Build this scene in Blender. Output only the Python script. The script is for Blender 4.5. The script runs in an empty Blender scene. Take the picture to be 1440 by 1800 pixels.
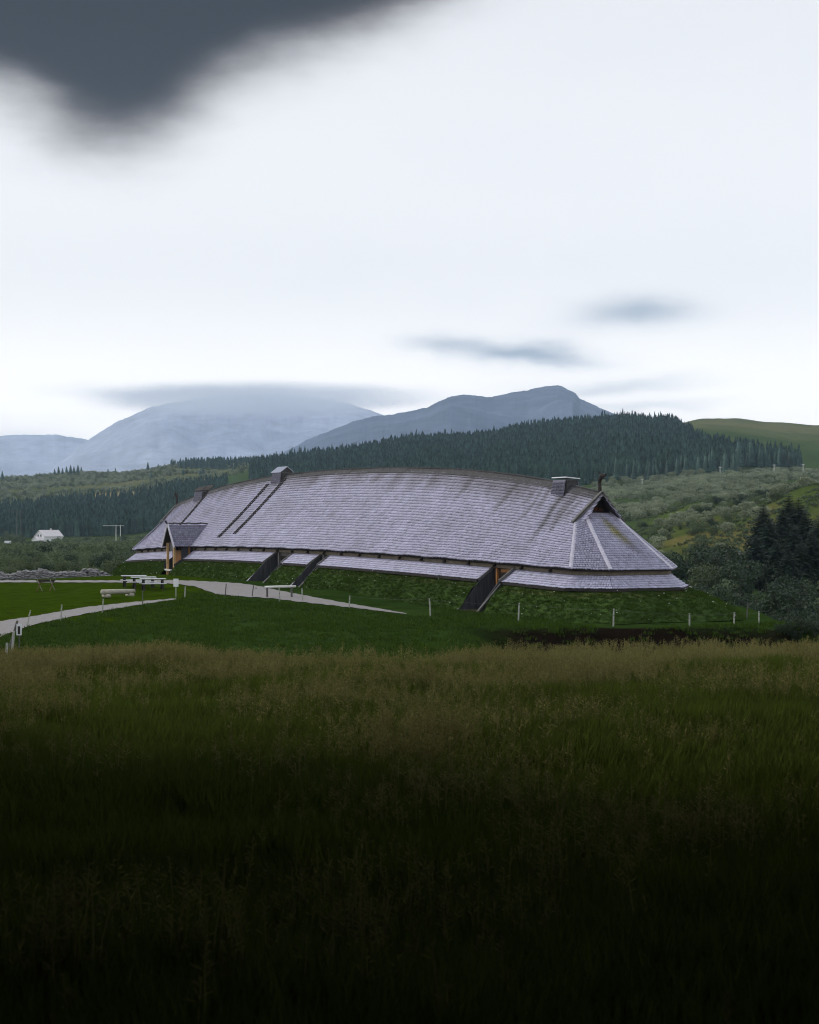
import bpy, math, random
import numpy as np
from mathutils import Vector, Matrix

# ------------------------------------------------------------------ camera, sky, sun, exposure
scene = bpy.context.scene
FPX, CAMZ, HOR = 3005.8, 5.092, 920.1            # focal length in photo pixels, eye height, horizon row
cam_data = bpy.data.cameras.new('camera')
cam = bpy.data.objects.new('camera', cam_data)
scene.collection.objects.link(cam)
cam.location = (0, 0, CAMZ)
cam.rotation_euler = (math.radians(90) + math.atan((HOR - 900) / FPX), 0, 0)
cam_data.sensor_fit = 'VERTICAL'
cam_data.sensor_height = 36.0
cam_data.lens = FPX / 1800 * 36.0
cam_data.clip_start = 0.2
cam_data.clip_end = 60000
cam_data.dof.use_dof = True
cam_data.dof.focus_distance = 115
cam_data.dof.aperture_fstop = 4.0
scene.camera = cam

SUN_AZ, SUN_EL = math.radians(-65), math.radians(46)     # azimuth clockwise from +Y (the view direction)
world = bpy.data.worlds.new('World')
scene.world = world
world.use_nodes = True
wt = world.node_tree
wt.nodes.clear()
WN, WL = wt.nodes.new, wt.links.new

def wm(op, a, b=None, c=None, clamp=False):
    n = WN('ShaderNodeMath'); n.operation = op; n.use_clamp = clamp
    for i, s in enumerate((a, b, c)):
        if s is None: continue
        if isinstance(s, (int, float)): n.inputs[i].default_value = s
        else: WL(s, n.inputs[i])
    return n.outputs[0]

def wmix(fac, a, b):
    n = WN('ShaderNodeMix'); n.data_type = 'RGBA'
    for k, s in ((0, fac), (6, a), (7, b)):
        if isinstance(s, (int, float)): n.inputs[k].default_value = s
        elif isinstance(s, tuple): n.inputs[k].default_value = (*s, 1)
        else: WL(s, n.inputs[k])
    return n.outputs[2]

def wsmooth(x, lo, hi, a=0.0, b=1.0):
    n = WN('ShaderNodeMapRange'); n.interpolation_type = 'SMOOTHERSTEP'
    WL(x, n.inputs[0])
    for k, v in ((1, lo), (2, hi), (3, a), (4, b)): n.inputs[k].default_value = v
    return n.outputs[0]

wtc = WN('ShaderNodeTexCoord')
wsep = WN('ShaderNodeSeparateXYZ'); WL(wtc.outputs['Generated'], wsep.inputs[0])
w_az = wm('ARCTAN2', wsep.outputs[0], wsep.outputs[1])
w_el = wm('ARCSINE', wsep.outputs[2])

def wnoise(scale, detail, stretch, rough=0.5):
    mp = WN('ShaderNodeMapping'); mp.inputs['Scale'].default_value = stretch
    WL(wtc.outputs['Generated'], mp.inputs[0])
    n = WN('ShaderNodeTexNoise'); n.inputs['Scale'].default_value = scale
    n.inputs['Detail'].default_value = detail; n.inputs['Roughness'].default_value = rough
    WL(mp.outputs[0], n.inputs['Vector'])
    return n.outputs[0]

n_big = wnoise(9.0, 4, (1, 1, 2.2))
n_fine = wnoise(26.0, 5, (1, 1, 2.6), 0.55)
n_streak = wnoise(16.0, 4, (1, 1, 7))
az_d = wm('ADD', w_az, wm('MULTIPLY', wm('SUBTRACT', n_big, 0.5), 0.030))
el_d = wm('ADD', w_el, wm('ADD', wm('MULTIPLY', wm('SUBTRACT', n_fine, 0.5), 0.009), wm('MULTIPLY', wm('SUBTRACT', n_big, 0.5), 0.022)))

def blob(a0, e0, ra, re, rot=0.0, amp=1.0):
    """soft elliptical cloud body at azimuth a0, elevation e0 (radians)"""
    da, de = wm('SUBTRACT', az_d, a0), wm('SUBTRACT', el_d, e0)
    c, s = math.cos(rot), math.sin(rot)
    p = wm('DIVIDE', wm('ADD', wm('MULTIPLY', da, c), wm('MULTIPLY', de, s)), ra)
    q = wm('DIVIDE', wm('SUBTRACT', wm('MULTIPLY', de, c), wm('MULTIPLY', da, s)), re)
    r2 = wm('ADD', wm('MULTIPLY', p, p), wm('MULTIPLY', q, q))
    return wm('MULTIPLY', wm('EXPONENT', wm('MULTIPLY', r2, -1.0)), amp)

def PE(px, row): return ((px - 720) / FPX, (HOR - row) / FPX)
def pblob(px, row, rx, ry, rot=0.0, amp=1.0):
    a, e = PE(px, row)
    return blob(a, e, rx / FPX, ry / FPX, rot, amp)
def wsum(lst):
    s = lst[0]
    for t in lst[1:]: s = wm('ADD', s, t)
    return s

# heavy dark cloud that comes in from the upper left and goes on overhead
f_dark = wsum([pblob(90, -90, 500, 235, 0.06, 1.20), pblob(215, 175, 150, 165, 0.25, 0.60), pblob(560, -90, 330, 175, 0.38, 0.75), pblob(790, -75, 230, 90, 0.2, 0.5),
               pblob(-260, -60, 420, 190, 0, 0.85), blob(-0.28, 0.62, 0.62, 0.26, 0.1, 1.3), blob(-0.9, 0.75, 0.6, 0.35, 0, 1.0)])
op_dark = wm('MULTIPLY', wsmooth(wm('ADD', f_dark, wm('MULTIPLY', wm('SUBTRACT', n_fine, 0.5), 0.10)), 0.16, 1.15), 0.985)
# small smeared grey clouds low over the mountains, others round the horizon
f_small = wsum([pblob(905, 612, 90, 20, -0.08, 0.80), pblob(1000, 626, 80, 11, -0.12, 0.45), pblob(770, 604, 66, 16, 0.0, 0.50),
                pblob(1118, 555, 100, 27, 0.05, 0.82), pblob(1080, 676, 130, 14, 0, 0.42), pblob(1120, 712, 120, 10, 0, 0.35),
                pblob(330, 690, 190, 14, 0, 0.38), pblob(640, 694, 150, 13, 0, 0.34), pblob(60, 780, 130, 26, 0, 0.35),
                blob(0.95, 0.11, 0.14, 0.012, 0, 0.5), blob(-0.8, 0.08, 0.2, 0.012, 0, 0.5), blob(2.2, 0.1, 0.2, 0.015, 0, 0.5), blob(-1.9, 0.12, 0.25, 0.015, 0, 0.5)])
op_small = wm('MULTIPLY', f_small, wm('ADD', 0.62, wm('MULTIPLY', n_streak, 0.6)), None, True)

nish = WN('ShaderNodeTexSky'); nish.sky_type = 'NISHITA'; nish.sun_disc = False
nish.sun_elevation = SUN_EL; nish.sun_rotation = SUN_AZ
nish.dust_density = 3.0; nish.air_density = 1.0
# thin bright overcast, a little greyer higher up
veil = wmix(wsmooth(w_el, 0.10, 0.45), (8.35, 8.35, 8.45), (6.5, 6.65, 6.9))
veil = wmix(wsmooth(w_el, -0.02, 0.17), (18.5, 17.4, 16.4), veil)
veil = wmix(wsmooth(w_el, 0.45, 1.3), veil, (5.2, 5.6, 6.2))
veil = wmix(wm('MULTIPLY', wsmooth(n_big, 0.42, 0.72), 0.05), veil, (5.6, 6.0, 6.6))
sky = wmix(0.90, nish.outputs[0], veil)
sky = wmix(op_small, sky, (2.3, 3.1, 4.0))
sky = wmix(op_dark, sky, wmix(wsmooth(f_dark, 0.62, 1.30), wmix(wsmooth(n_big, 0.3, 0.7), (0.38, 0.30, 0.29), (0.85, 0.68, 0.64)), (0.02, 0.01, 0.0)))
bg = WN('ShaderNodeBackground'); bg.inputs[1].default_value = 0.135
WL(sky, bg.inputs[0])
wout = WN('ShaderNodeOutputWorld'); WL(bg.outputs[0], wout.inputs[0])

sun_d = bpy.data.lights.new('sun', 'SUN')
sun_d.energy = 1.5; sun_d.angle = math.radians(11); sun_d.color = (1.0, 0.95, 0.87)
sun = bpy.data.objects.new('sun', sun_d); scene.collection.objects.link(sun)
S = Vector((math.sin(SUN_AZ) * math.cos(SUN_EL), math.cos(SUN_AZ) * math.cos(SUN_EL), math.sin(SUN_EL)))
sun.rotation_euler = S.to_track_quat('Z', 'Y').to_euler()
sun.location = (-60, 20, 80)

vs = scene.view_settings
vs.view_transform = 'Standard'; vs.look = 'None'; vs.exposure = 0.0; vs.gamma = 1.0; vs.use_curve_mapping = False
scene.render.engine = 'CYCLES'
scene.cycles.use_denoising = True
scene.cycles.filter_width = 1.1
scene.cycles.max_bounces = 6; scene.cycles.diffuse_bounces = 3; scene.cycles.glossy_bounces = 2
scene.cycles.transmission_bounces = 3; scene.cycles.volume_bounces = 3; scene.cycles.transparent_max_bounces = 6

# ------------------------------------------------------------------ helpers
C = scene.collection
rng = np.random.default_rng(7)
random.seed(7)

def tag(o, label=None, cat=None, group=None, kind=None):
    if label: o['label'] = label
    if cat: o['category'] = cat
    if group: o['group'] = group
    if kind: o['kind'] = kind
    return o

def empty(name, loc=(0, 0, 0), rz=0.0):
    o = bpy.data.objects.new(name, None); C.objects.link(o)
    o.location = loc; o.rotation_euler = (0, 0, rz); o.empty_display_size = 0.3
    return o

def make_mesh(name, V, F, mat, cols=None, smooth=False):
    V = np.asarray(V, dtype=np.float32).reshape(-1, 3)
    me = bpy.data.meshes.new(name)
    if isinstance(F, np.ndarray):
        nf, k = F.shape
        me.vertices.add(len(V)); me.vertices.foreach_set('co', V.ravel())
        me.loops.add(nf * k); me.loops.foreach_set('vertex_index', F.astype(np.int32).ravel())
        me.polygons.add(nf); me.polygons.foreach_set('loop_start', np.arange(0, nf * k, k, dtype=np.int32))
        me.update(calc_edges=True)
    else:
        me.from_pydata(V.tolist(), [], [tuple(int(i) for i in f) for f in F]); me.update()
    if cols is not None:
        ca = me.color_attributes.new('Col', 'FLOAT_COLOR', 'POINT')
        cc = np.ones((len(V), 4), dtype=np.float32); cc[:, :3] = cols
        ca.data.foreach_set('color', cc.ravel())
    if smooth: me.polygons.foreach_set('use_smooth', np.ones(len(me.polygons), dtype=bool))
    if mat: me.materials.append(mat)
    return me

def add_obj(name, me, parent=None):
    o = bpy.data.objects.new(name, me); C.objects.link(o)
    if parent: o.parent = parent
    return o

class MB:
    """collects simple solids into one mesh"""
    def __init__(s): s.V = []; s.F = []
    def add(s, V, F):
        b = len(s.V); s.V += [tuple(v) for v in V]; s.F += [tuple(i + b for i in f) for f in F]; return s
    def box(s, c, size, M=None):
        hx, hy, hz = (d / 2 for d in size)
        P = [Vector((x, y, z)) for x in (-hx, hx) for y in (-hy, hy) for z in (-hz, hz)]
        if M is not None: P = [M @ p for p in P]
        c = Vector(c)
        return s.add([p + c for p in P], [(0, 1, 3, 2), (4, 6, 7, 5), (0, 4, 5, 1), (2, 3, 7, 6), (0, 2, 6, 4), (1, 5, 7, 3)])
    def bar(s, a, b, w, h, up=(0, 0, 1)):
        a, b = Vector(a), Vector(b); d = (b - a); L = d.length
        d.normalize(); up = Vector(up)
        if abs(d.dot(up)) > 0.98: up = Vector((1, 0, 0))
        x = d.cross(up).normalized(); z = x.cross(d).normalized()
        M = Matrix((x, d, z)).transposed()
        return s.box((a + b) / 2, (w, L, h), M)
    def tube(s, pts, rad, n=8, cap=True):
        pts = [Vector(p) for p in pts]
        if isinstance(rad, (int, float)): rad = [rad] * len(pts)
        V, F = [], []
        for i, p in enumerate(pts):
            t = (pts[min(i + 1, len(pts) - 1)] - pts[max(i - 1, 0)]).normalized()
            ref = Vector((1, 0, 0)) if abs(t.x) < 0.8 else Vector((0, 1, 0))
            x = t.cross(ref).normalized(); y = t.cross(x)
            for k in range(n):
                a = 2 * math.pi * k / n
                V.append(p + (x * math.cos(a) + y * math.sin(a)) * rad[i])
        for i in range(len(pts) - 1):
            for k in range(n):
                F.append((i * n + k, i * n + (k + 1) % n, (i + 1) * n + (k + 1) % n, (i + 1) * n + k))
        if cap:
            F.append(tuple(reversed(range(n)))); F.append(tuple((len(pts) - 1) * n + k for k in range(n)))
        return s.add(V, F)
    def prism(s, poly, d):
        """polygon (list of 3D points) extruded by vector d"""
        n = len(poly); d = Vector(d)
        P = [Vector(p) for p in poly]
        F = [tuple(range(n)), tuple(reversed(range(n, 2 * n)))]
        F += [(i, i + n, (i + 1) % n + n, (i + 1) % n) for i in range(n)]
        return s.add(P + [p + d for p in P], F)
    def blob(s, c, r, n=8, m=5, M=None):
        V, F = [], []
        c = Vector(c)
        for i in range(m + 1):
            th = math.pi * i / m
            for k in range(n):
                ph = 2 * math.pi * k / n
                p = Vector((r[0] * math.sin(th) * math.cos(ph), r[1] * math.sin(th) * math.sin(ph), r[2] * math.cos(th)))
                V.append(c + (M @ p if M is not None else p))
        for i in range(m):
            for k in range(n):
                F.append((i * n + k, (i + 1) * n + k, (i + 1) * n + (k + 1) % n, i * n + (k + 1) % n))
        return s.add(V, F)
    def build(s, name, mat, parent=None, smooth=False):
        return add_obj(name, make_mesh(name, s.V, s.F, mat, smooth=smooth), parent)

def vnoise(x, y, seed=0):
    """smooth 2-D value noise, about -1..1"""
    x = np.asarray(x, dtype=float); y = np.asarray(y, dtype=float)
    xi, yi = np.floor(x), np.floor(y); fx, fy = x - xi, y - yi
    fx = fx * fx * (3 - 2 * fx); fy = fy * fy * (3 - 2 * fy)
    def h(a, b):
        v = np.sin(a * 127.1 + b * 311.7 + seed * 74.7) * 43758.5453
        return (v - np.floor(v)) * 2 - 1
    return (h(xi, yi) * (1 - fx) + h(xi + 1, yi) * fx) * (1 - fy) + (h(xi, yi + 1) * (1 - fx) + h(xi + 1, yi + 1) * fx) * fy

def fbm(x, y, seed=0, oct=4):
    s = 0; a = 1.0; t = 0
    for k in range(oct):
        s = s + a * vnoise(np.asarray(x) * 2 ** k, np.asarray(y) * 2 ** k, seed + k * 13); t += a; a *= 0.5
    return s / t

def sstep(x, a, b):
    t = np.clip((np.asarray(x, dtype=float) - a) / (b - a), 0, 1)
    return t * t * (3 - 2 * t)

# ------------------------------------------------------------------ materials
def new_mat(name):
    m = bpy.data.materials.new(name); m.use_nodes = True
    nt = m.node_tree
    return m, nt, nt.nodes['Principled BSDF']

def mat_plain(name, col, rough=0.75, var=0.25, scale=3.0, bump=0.0, spec=0.3, bscale=None, stretch=(1, 1, 1), metallic=0.0, col2=None):
    """colour with two octaves of noise variation and optional fine relief"""
    m, nt, b = new_mat(name)
    tc = nt.nodes.new('ShaderNodeTexCoord')
    mp = nt.nodes.new('ShaderNodeMapping'); mp.inputs['Scale'].default_value = stretch
    nt.links.new(tc.outputs['Object'], mp.inputs[0])
    n = nt.nodes.new('ShaderNodeTexNoise'); n.inputs['Scale'].default_value = scale; n.inputs['Detail'].default_value = 6
    n.inputs['Roughness'].default_value = 0.65
    nt.links.new(mp.outputs[0], n.inputs['Vector'])
    r = nt.nodes.new('ShaderNodeValToRGB')
    lo = tuple(c * (1 - var) for c in col) if col2 is None else col2
    hi = tuple(min(1, c * (1 + var)) for c in col)
    r.color_ramp.elements[0].position = 0.3; r.color_ramp.elements[0].color = (*lo, 1)
    r.color_ramp.elements[1].position = 0.7; r.color_ramp.elements[1].color = (*hi, 1)
    nt.links.new(n.outputs[0], r.inputs[0]); nt.links.new(r.outputs[0], b.inputs['Base Color'])
    b.inputs['Roughness'].default_value = rough; b.inputs['Specular IOR Level'].default_value = spec
    b.inputs['Metallic'].default_value = metallic
    if bump:
        n2 = nt.nodes.new('ShaderNodeTexNoise'); n2.inputs['Scale'].default_value = bscale or scale * 4; n2.inputs['Detail'].default_value = 5
        nt.links.new(mp.outputs[0], n2.inputs['Vector'])
        bp = nt.nodes.new('ShaderNodeBump'); bp.inputs['Strength'].default_value = bump
        nt.links.new(n2.outputs[0], bp.inputs['Height']); nt.links.new(bp.outputs[0], b.inputs['Normal'])
    return m

def mat_col(name, rough=0.7, spec=0.3, gain=0.25, scale=2.0, bump=0.0, bscale=8.0):
    """colour from the mesh's own 'Col' attribute, broken up by noise"""
    m, nt, b = new_mat(name)
    at = nt.nodes.new('ShaderNodeAttribute'); at.attribute_name = 'Col'
    tc = nt.nodes.new('ShaderNodeTexCoord')
    n = nt.nodes.new('ShaderNodeTexNoise'); n.inputs['Scale'].default_value = scale; n.inputs['Detail'].default_value = 8
    n.inputs['Roughness'].default_value = 0.7
    nt.links.new(tc.outputs['Object'], n.inputs['Vector'])
    mr = nt.nodes.new('ShaderNodeMapRange')
    for k, v in ((1, 0.3), (2, 0.7), (3, 1 - gain), (4, 1 + gain)): mr.inputs[k].default_value = v
    nt.links.new(n.outputs[0], mr.inputs[0])
    vm = nt.nodes.new('ShaderNodeVectorMath'); vm.operation = 'SCALE'
    nt.links.new(at.outputs['Color'], vm.inputs[0]); nt.links.new(mr.outputs[0], vm.inputs['Scale'])
    nt.links.new(vm.outputs[0], b.inputs['Base Color'])
    b.inputs['Roughness'].default_value = rough; b.inputs['Specular IOR Level'].default_value = spec
    if bump:
        n2 = nt.nodes.new('ShaderNodeTexNoise'); n2.inputs['Scale'].default_value = bscale; n2.inputs['Detail'].default_value = 6
        nt.links.new(tc.outputs['Object'], n2.inputs['Vector'])
        bp = nt.nodes.new('ShaderNodeBump'); bp.inputs['Strength'].default_value = bump; bp.inputs['Distance'].default_value = 0.3
        nt.links.new(n2.outputs[0], bp.inputs['Height']); nt.links.new(bp.outputs[0], b.inputs['Normal'])
    return m

def mat_leaf(name, col, var=0.35, trans=0.35, rough=0.55, spec=0.25):
    """thin leaf: per-plant colour variation, some light through it"""
    m, nt, b = new_mat(name)
    oi = nt.nodes.new('ShaderNodeObjectInfo')
    geo = nt.nodes.new('ShaderNodeNewGeometry')
    add = nt.nodes.new('ShaderNodeMath'); add.operation = 'ADD'
    nt.links.new(oi.outputs['Random'], add.inputs[0])
    nt.links.new(geo.outputs['Random Per Island'], add.inputs[1])
    r = nt.nodes.new('ShaderNodeMapRange')
    for k, v in ((1, 0.0), (2, 2.0), (3, 1 - var), (4, 1 + var)): r.inputs[k].default_value = v
    nt.links.new(add.outputs[0], r.inputs[0])
    vm = nt.nodes.new('ShaderNodeVectorMath'); vm.operation = 'SCALE'; vm.inputs[0].default_value = col
    nt.links.new(r.outputs[0], vm.inputs['Scale'])
    nt.links.new(vm.outputs[0], b.inputs['Base Color'])
    b.inputs['Roughness'].default_value = rough; b.inputs['Specular IOR Level'].default_value = spec
    tr = nt.nodes.new('ShaderNodeBsdfTranslucent'); nt.links.new(vm.outputs[0], tr.inputs[0])
    mx = nt.nodes.new('ShaderNodeMixShader'); mx.inputs[0].default_value = trans
    out = nt.nodes['Material Output']
    nt.links.new(b.outputs[0], mx.inputs[1]); nt.links.new(tr.outputs[0], mx.inputs[2]); nt.links.new(mx.outputs[0], out.inputs[0])
    return m

M = {}
M['ground'] = mat_ground = mat_col('ground_cover', rough=1.0, spec=0.0, gain=0.35, scale=0.8, bump=0.5, bscale=6.0)
M['mount'] = mat_col('hazed_mountain_rock', rough=0.95, spec=0.1, gain=0.25, scale=0.012)
M['gravel'] = mat_plain('gravel', (0.255, 0.24, 0.235), 0.95, 0.14, 4.0, 0.5, 0.15, 40)
M['shingle'] = mat_col('weathered_shingle', rough=0.52, spec=0.42, gain=0.13, scale=5.0)
M['deck'] = mat_plain('roof_boarding', (0.06, 0.055, 0.055), 0.9, 0.2, 2.0)
M['ridge'] = mat_plain('ridge_boards', (0.065, 0.064, 0.066), 0.8, 0.35, 3.0, 0.3)
M['hipboard'] = mat_plain('pale_weathered_board', (0.52, 0.50, 0.58), 0.7, 0.15, 3.0, 0.2)
M['barge'] = mat_plain('grey_barge_board', (0.14, 0.135, 0.13), 0.8, 0.25, 4.0, 0.2)
M['tar'] = mat_plain('tarred_plank', (0.035, 0.028, 0.025), 0.75, 0.45, 5.0, 0.3, 0.3, None, (1, 1, 0.25))
M['planks'] = mat_plain('grey_portal_planks', (0.052, 0.054, 0.062), 0.85, 0.5, 6.0, 0.5, 0.25, None, (2.2, 2.2, 0.15))
M['redplank'] = mat_plain('reddish_planks', (0.12, 0.045, 0.022), 0.7, 0.45, 5.0, 0.2, 0.3, None, (2, 2, 0.2))
M['orange'] = mat_plain('oiled_pine', (0.34, 0.15, 0.045), 0.6, 0.3, 4.0, 0.15, 0.35, None, (2, 2, 0.3))
M['pine'] = mat_plain('light_pine', (0.52, 0.34, 0.17), 0.65, 0.2, 5.0, 0.1)
M['plate'] = mat_plain('wall_plate', (0.17, 0.14, 0.105), 0.8, 0.3, 3.0, 0.2)
M['whitewood'] = mat_plain('bleached_wood', (0.66, 0.67, 0.64), 0.6, 0.15, 4.0, 0.1, 0.4)
M['tabletop'] = mat_plain('sky_sheen_table_top', (0.74, 0.75, 0.78), 0.35, 0.08, 4.0, 0.05, 0.5)  # sky reflected on the planks is put into this near-white colour
M['darkwood'] = mat_plain('dark_wood', (0.035, 0.03, 0.028), 0.75, 0.35, 4.0, 0.2)
M['brownwood'] = mat_plain('brown_wood', (0.11, 0.065, 0.035), 0.75, 0.35, 4.0, 0.2)
M['post'] = mat_plain('pale_fence_post', (0.38, 0.39, 0.35), 0.8, 0.25, 6.0, 0.2)
M['greypost'] = mat_plain('grey_fence_post', (0.12, 0.115, 0.11), 0.8, 0.3, 6.0, 0.2)
M['log'] = mat_plain('barked_log', (0.38, 0.36, 0.29), 0.8, 0.3, 5.0, 0.4)
M['stone'] = mat_plain('field_stone', (0.24, 0.235, 0.24), 0.9, 0.5, 2.5, 0.6, 0.25, 9)
M['crag'] = mat_plain('crag_rock', (0.10, 0.11, 0.10), 0.95, 0.5, 0.8, 0.6)
M['white'] = mat_plain('white_paint', (0.78, 0.79, 0.80), 0.5, 0.05, 2.0)
M['greyroof'] = mat_plain('pale_roof_sheet', (0.62, 0.58, 0.60), 0.45, 0.08, 1.0, 0, 0.5)
M['darkroof'] = mat_plain('slate_blue_roof', (0.045, 0.055, 0.085), 0.6, 0.2, 0.6)
M['window'] = mat_plain('window_glass', (0.03, 0.035, 0.045), 0.1, 0.2, 1.0, 0, 0.6)
M['metal'] = mat_plain('vent_metal', (0.42, 0.45, 0.56), 0.35, 0.1, 3.0, 0.05, 0.5, metallic=0.3)
M['lid'] = mat_plain('vent_lid', (0.80, 0.80, 0.84), 0.3, 0.05, 3.0, 0.0, 0.6)
M['turf'] = mat_col('turf_bank', rough=0.95, spec=0.08, gain=0.45, scale=2.2, bump=0.7, bscale=9.0)
M['earth'] = mat_plain('bare_earth', (0.035, 0.022, 0.014), 0.95, 0.4, 1.5, 0.6)
M['bark'] = mat_plain('bark', (0.06, 0.048, 0.04), 0.9, 0.3, 8.0, 0.4)
M['birchbark'] = mat_plain('birch_stem', (0.09, 0.08, 0.07), 0.85, 0.4, 8.0, 0.3)
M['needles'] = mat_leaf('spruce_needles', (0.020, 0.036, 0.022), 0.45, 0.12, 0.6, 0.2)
M['needles_far'] = mat_leaf('hazed_far_needles', (0.054, 0.096, 0.078), 0.75, 0.15, 0.65, 0.2)  # distance haze mixed in: paler and bluer than the near needles
M['birch'] = mat_leaf('birch_leaves', (0.095, 0.130, 0.060), 0.4, 0.35, 0.5, 0.3)
M['willow'] = mat_leaf('willow_leaves', (0.235, 0.27, 0.175), 0.35, 0.4, 0.45, 0.35)
M['birchlow'] = mat_leaf('dark_thicket_leaves', (0.028, 0.048, 0.024), 0.4, 0.3, 0.5, 0.25)
M['blade'] = mat_leaf('meadow_blade', (0.080, 0.106, 0.018), 0.45, 0.35, 0.8, 0.02)
M['tanblade'] = mat_leaf('seed_stem', (0.195, 0.178, 0.066), 0.35, 0.35, 0.85, 0.02)
M['greenblade'] = mat_leaf('green_blade', (0.042, 0.076, 0.011), 0.4, 0.3, 0.8, 0.03)
M['flower'] = mat_plain('white_flower', (0.75, 0.75, 0.70), 0.6, 0.1)

# ------------------------------------------------------------------ house frame and terrain
HX, HY, HAZ = -5.354, 124.956, 0.475
SA, CA = math.sin(HAZ), math.cos(HAZ)
LR = 34.66
def W_(u): return 5.58 - 1.95 * (np.asarray(u, dtype=float) / LR) ** 2           # half width at the eaves
def ZE(u): return 3.355 - 0.61 * (np.asarray(u, dtype=float) / LR) ** 2          # eaves height
def ZR(u):
    t = np.asarray(u, dtype=float) / LR
    return 8.861 - 1.48 * t ** 2 - 0.712 * t ** 4                                 # ridge height
def ZL(u): return ZE(u) - 1.0                                                      # lower eaves
def GU(u): return np.interp(u, [-50, -40, -28, -15, 0, 18, 30, 40, 55], [0, .03, .25, .7, .95, .85, .45, .12, 0])
def to_uv(x, y):
    dx, dy = np.asarray(x) - HX, np.asarray(y) - HY
    return -SA * dx + CA * dy, -CA * dx - SA * dy
def to_world(u, v): return HX - SA * u - CA * v, HY + CA * u - SA * v

FAR_Y = np.array([120, 160, 200, 250, 300, 350, 450, 600, 900, 1200, 1600, 2000, 2400, 3000, 4200, 22000], float)
FAR = {
    -500: [0, -.5, -1.2, -2, -2.6, -3.2, -4.4, -6, -6.5, 4, 28, 55, 62, 55, 10, 0],
    0:    [0, -.5, -1.2, -2, -2.6, -3.2, -4.4, -6, -6.5, 4, 29, 56, 62, 55, 10, 0],
    200:  [0, -.5, -1.2, -2, -2.6, -3.2, -4.4, -6, -5.5, 8, 34, 63, 68, 55, 10, 0],
    330:  [0, -.5, -1.2, -2, -2.6, -3.2, -4.2, -5, -3, 14, 43, 73, 76, 60, 10, 0],
    500:  [0, -.5, -1.2, -2, -2.6, -3.0, -3.8, -4, 0, 26, 60, 74, 76, 60, 10, 0],
    800:  [0, -1, -1.8, -2, -1.8, -1.4, 0, 2, 13, 43, 78, 88, 90, 70, 10, 0],
    1000: [-1, -2.2, -2.6, -2.4, -1.8, -.8, 1.2, 6, 19, 53, 90, 97, 98, 75, 10, 0],
    1100: [-3, -3.6, -3.6, -2.8, -1.6, 0, 3, 8, 23, 58, 95, 104, 106, 80, 10, 0],
    1250: [-4.5, -5.2, -4.6, -2.6, .6, 3.6, 8.6, 13, 29, 53, 92, 128, 136, 100, 10, 0],
    1440: [-5, -6.2, -6.4, -4.8, 2, 12.6, 14.0, 15, 30, 45, 84, 120, 134, 110, 10, 0],
    1900: [-5, -6.2, -6, -3, 6, 18, 24, 26, 40, 64, 92, 122, 136, 115, 10, 0],
}
FAR_PX = np.array(sorted(FAR), float)
FAR_Z = np.array([FAR[int(k)] for k in FAR_PX])
def terrain(x, y):
    x = np.asarray(x, float); y = np.asarray(y, float)
    u, v = to_uv(x, y)
    # near ground: the meadow the viewer stands in, a dip, then the levelled house plateau
    F = np.interp(y, [-80, -10, 0, 6, 12, 20, 30, 38, 42, 48, 56, 64, 72, 85, 97, 110],
                  [7, 4.0, 3.35, 2.5, 1.90, 1.72, 1.58, 1.46, 1.2, .35, -.6, -.75, -.45, -.1, .08, .12])
    F = F + np.where(y < 46, (0.10 + .10 * sstep(y, 24, 34)) * fbm(x / 5.0, y / 6.0, 3) , 0.0) + np.where((y > 50) & (y < 112), 0.16 * fbm(x / 9.0, y / 7.0, 5), 0.0)
    g = GU(u) * (1 - sstep(np.abs(v), 8.5, 26))
    z = F + g
    # cut earth bank in front of the right end of the house, falling away to the valley on the right
    lip = 84.6 + 0.5 * fbm(x / 4.0, x * 0 + 2, 9)
    cut = sstep(x, 1.5, 6.0) * (1 - sstep(y, lip - 1.2, lip)) * sstep(y, 56, 66)
    z = z - cut * 1.25
    drop = sstep(-v, 9.5, 24) * sstep(y, 62, 80)
    drop = np.maximum(drop, sstep(x, 19.0, 27) * sstep(y, 66, 78))
    z = z - drop * 5.2 * sstep(x, -40, 6)
    # far ground from a table over bearing and distance
    yy = np.maximum(y, 1.0)
    px = np.clip(720 + FPX * x / yy, FAR_PX[0], FAR_PX[-1])
    ly = np.log(np.clip(yy, FAR_Y[0], FAR_Y[-1])); lt = np.log(FAR_Y)
    i = np.clip(np.searchsorted(FAR_PX, px) - 1, 0, len(FAR_PX) - 2)
    fx = (px - FAR_PX[i]) / (FAR_PX[i + 1] - FAR_PX[i]); fx = fx * fx * (3 - 2 * fx)
    j = np.clip(np.searchsorted(lt, ly) - 1, 0, len(lt) - 2)
    fy = (ly - lt[j]) / (lt[j + 1] - lt[j])
    zf = (FAR_Z[i, j] * (1 - fx) + FAR_Z[i + 1, j] * fx) * (1 - fy) + (FAR_Z[i, j + 1] * (1 - fx) + FAR_Z[i + 1, j + 1] * fx) * fy
    amp = np.interp(y, [150, 300, 900, 2000, 3500], [.25, .8, 2.0, 3.5, 5.0])
    zf = zf + amp * fbm(x / 55.0, y / 75.0, 21)
    k = sstep(y, 138, 172)
    k = np.where(v < -14, np.maximum(k, sstep(y, 92, 130)), k)
    z = z * (1 - k) + zf * k
    return z
def tz(x, y): return float(terrain(np.array([x]), np.array([y]))[0])

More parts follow.
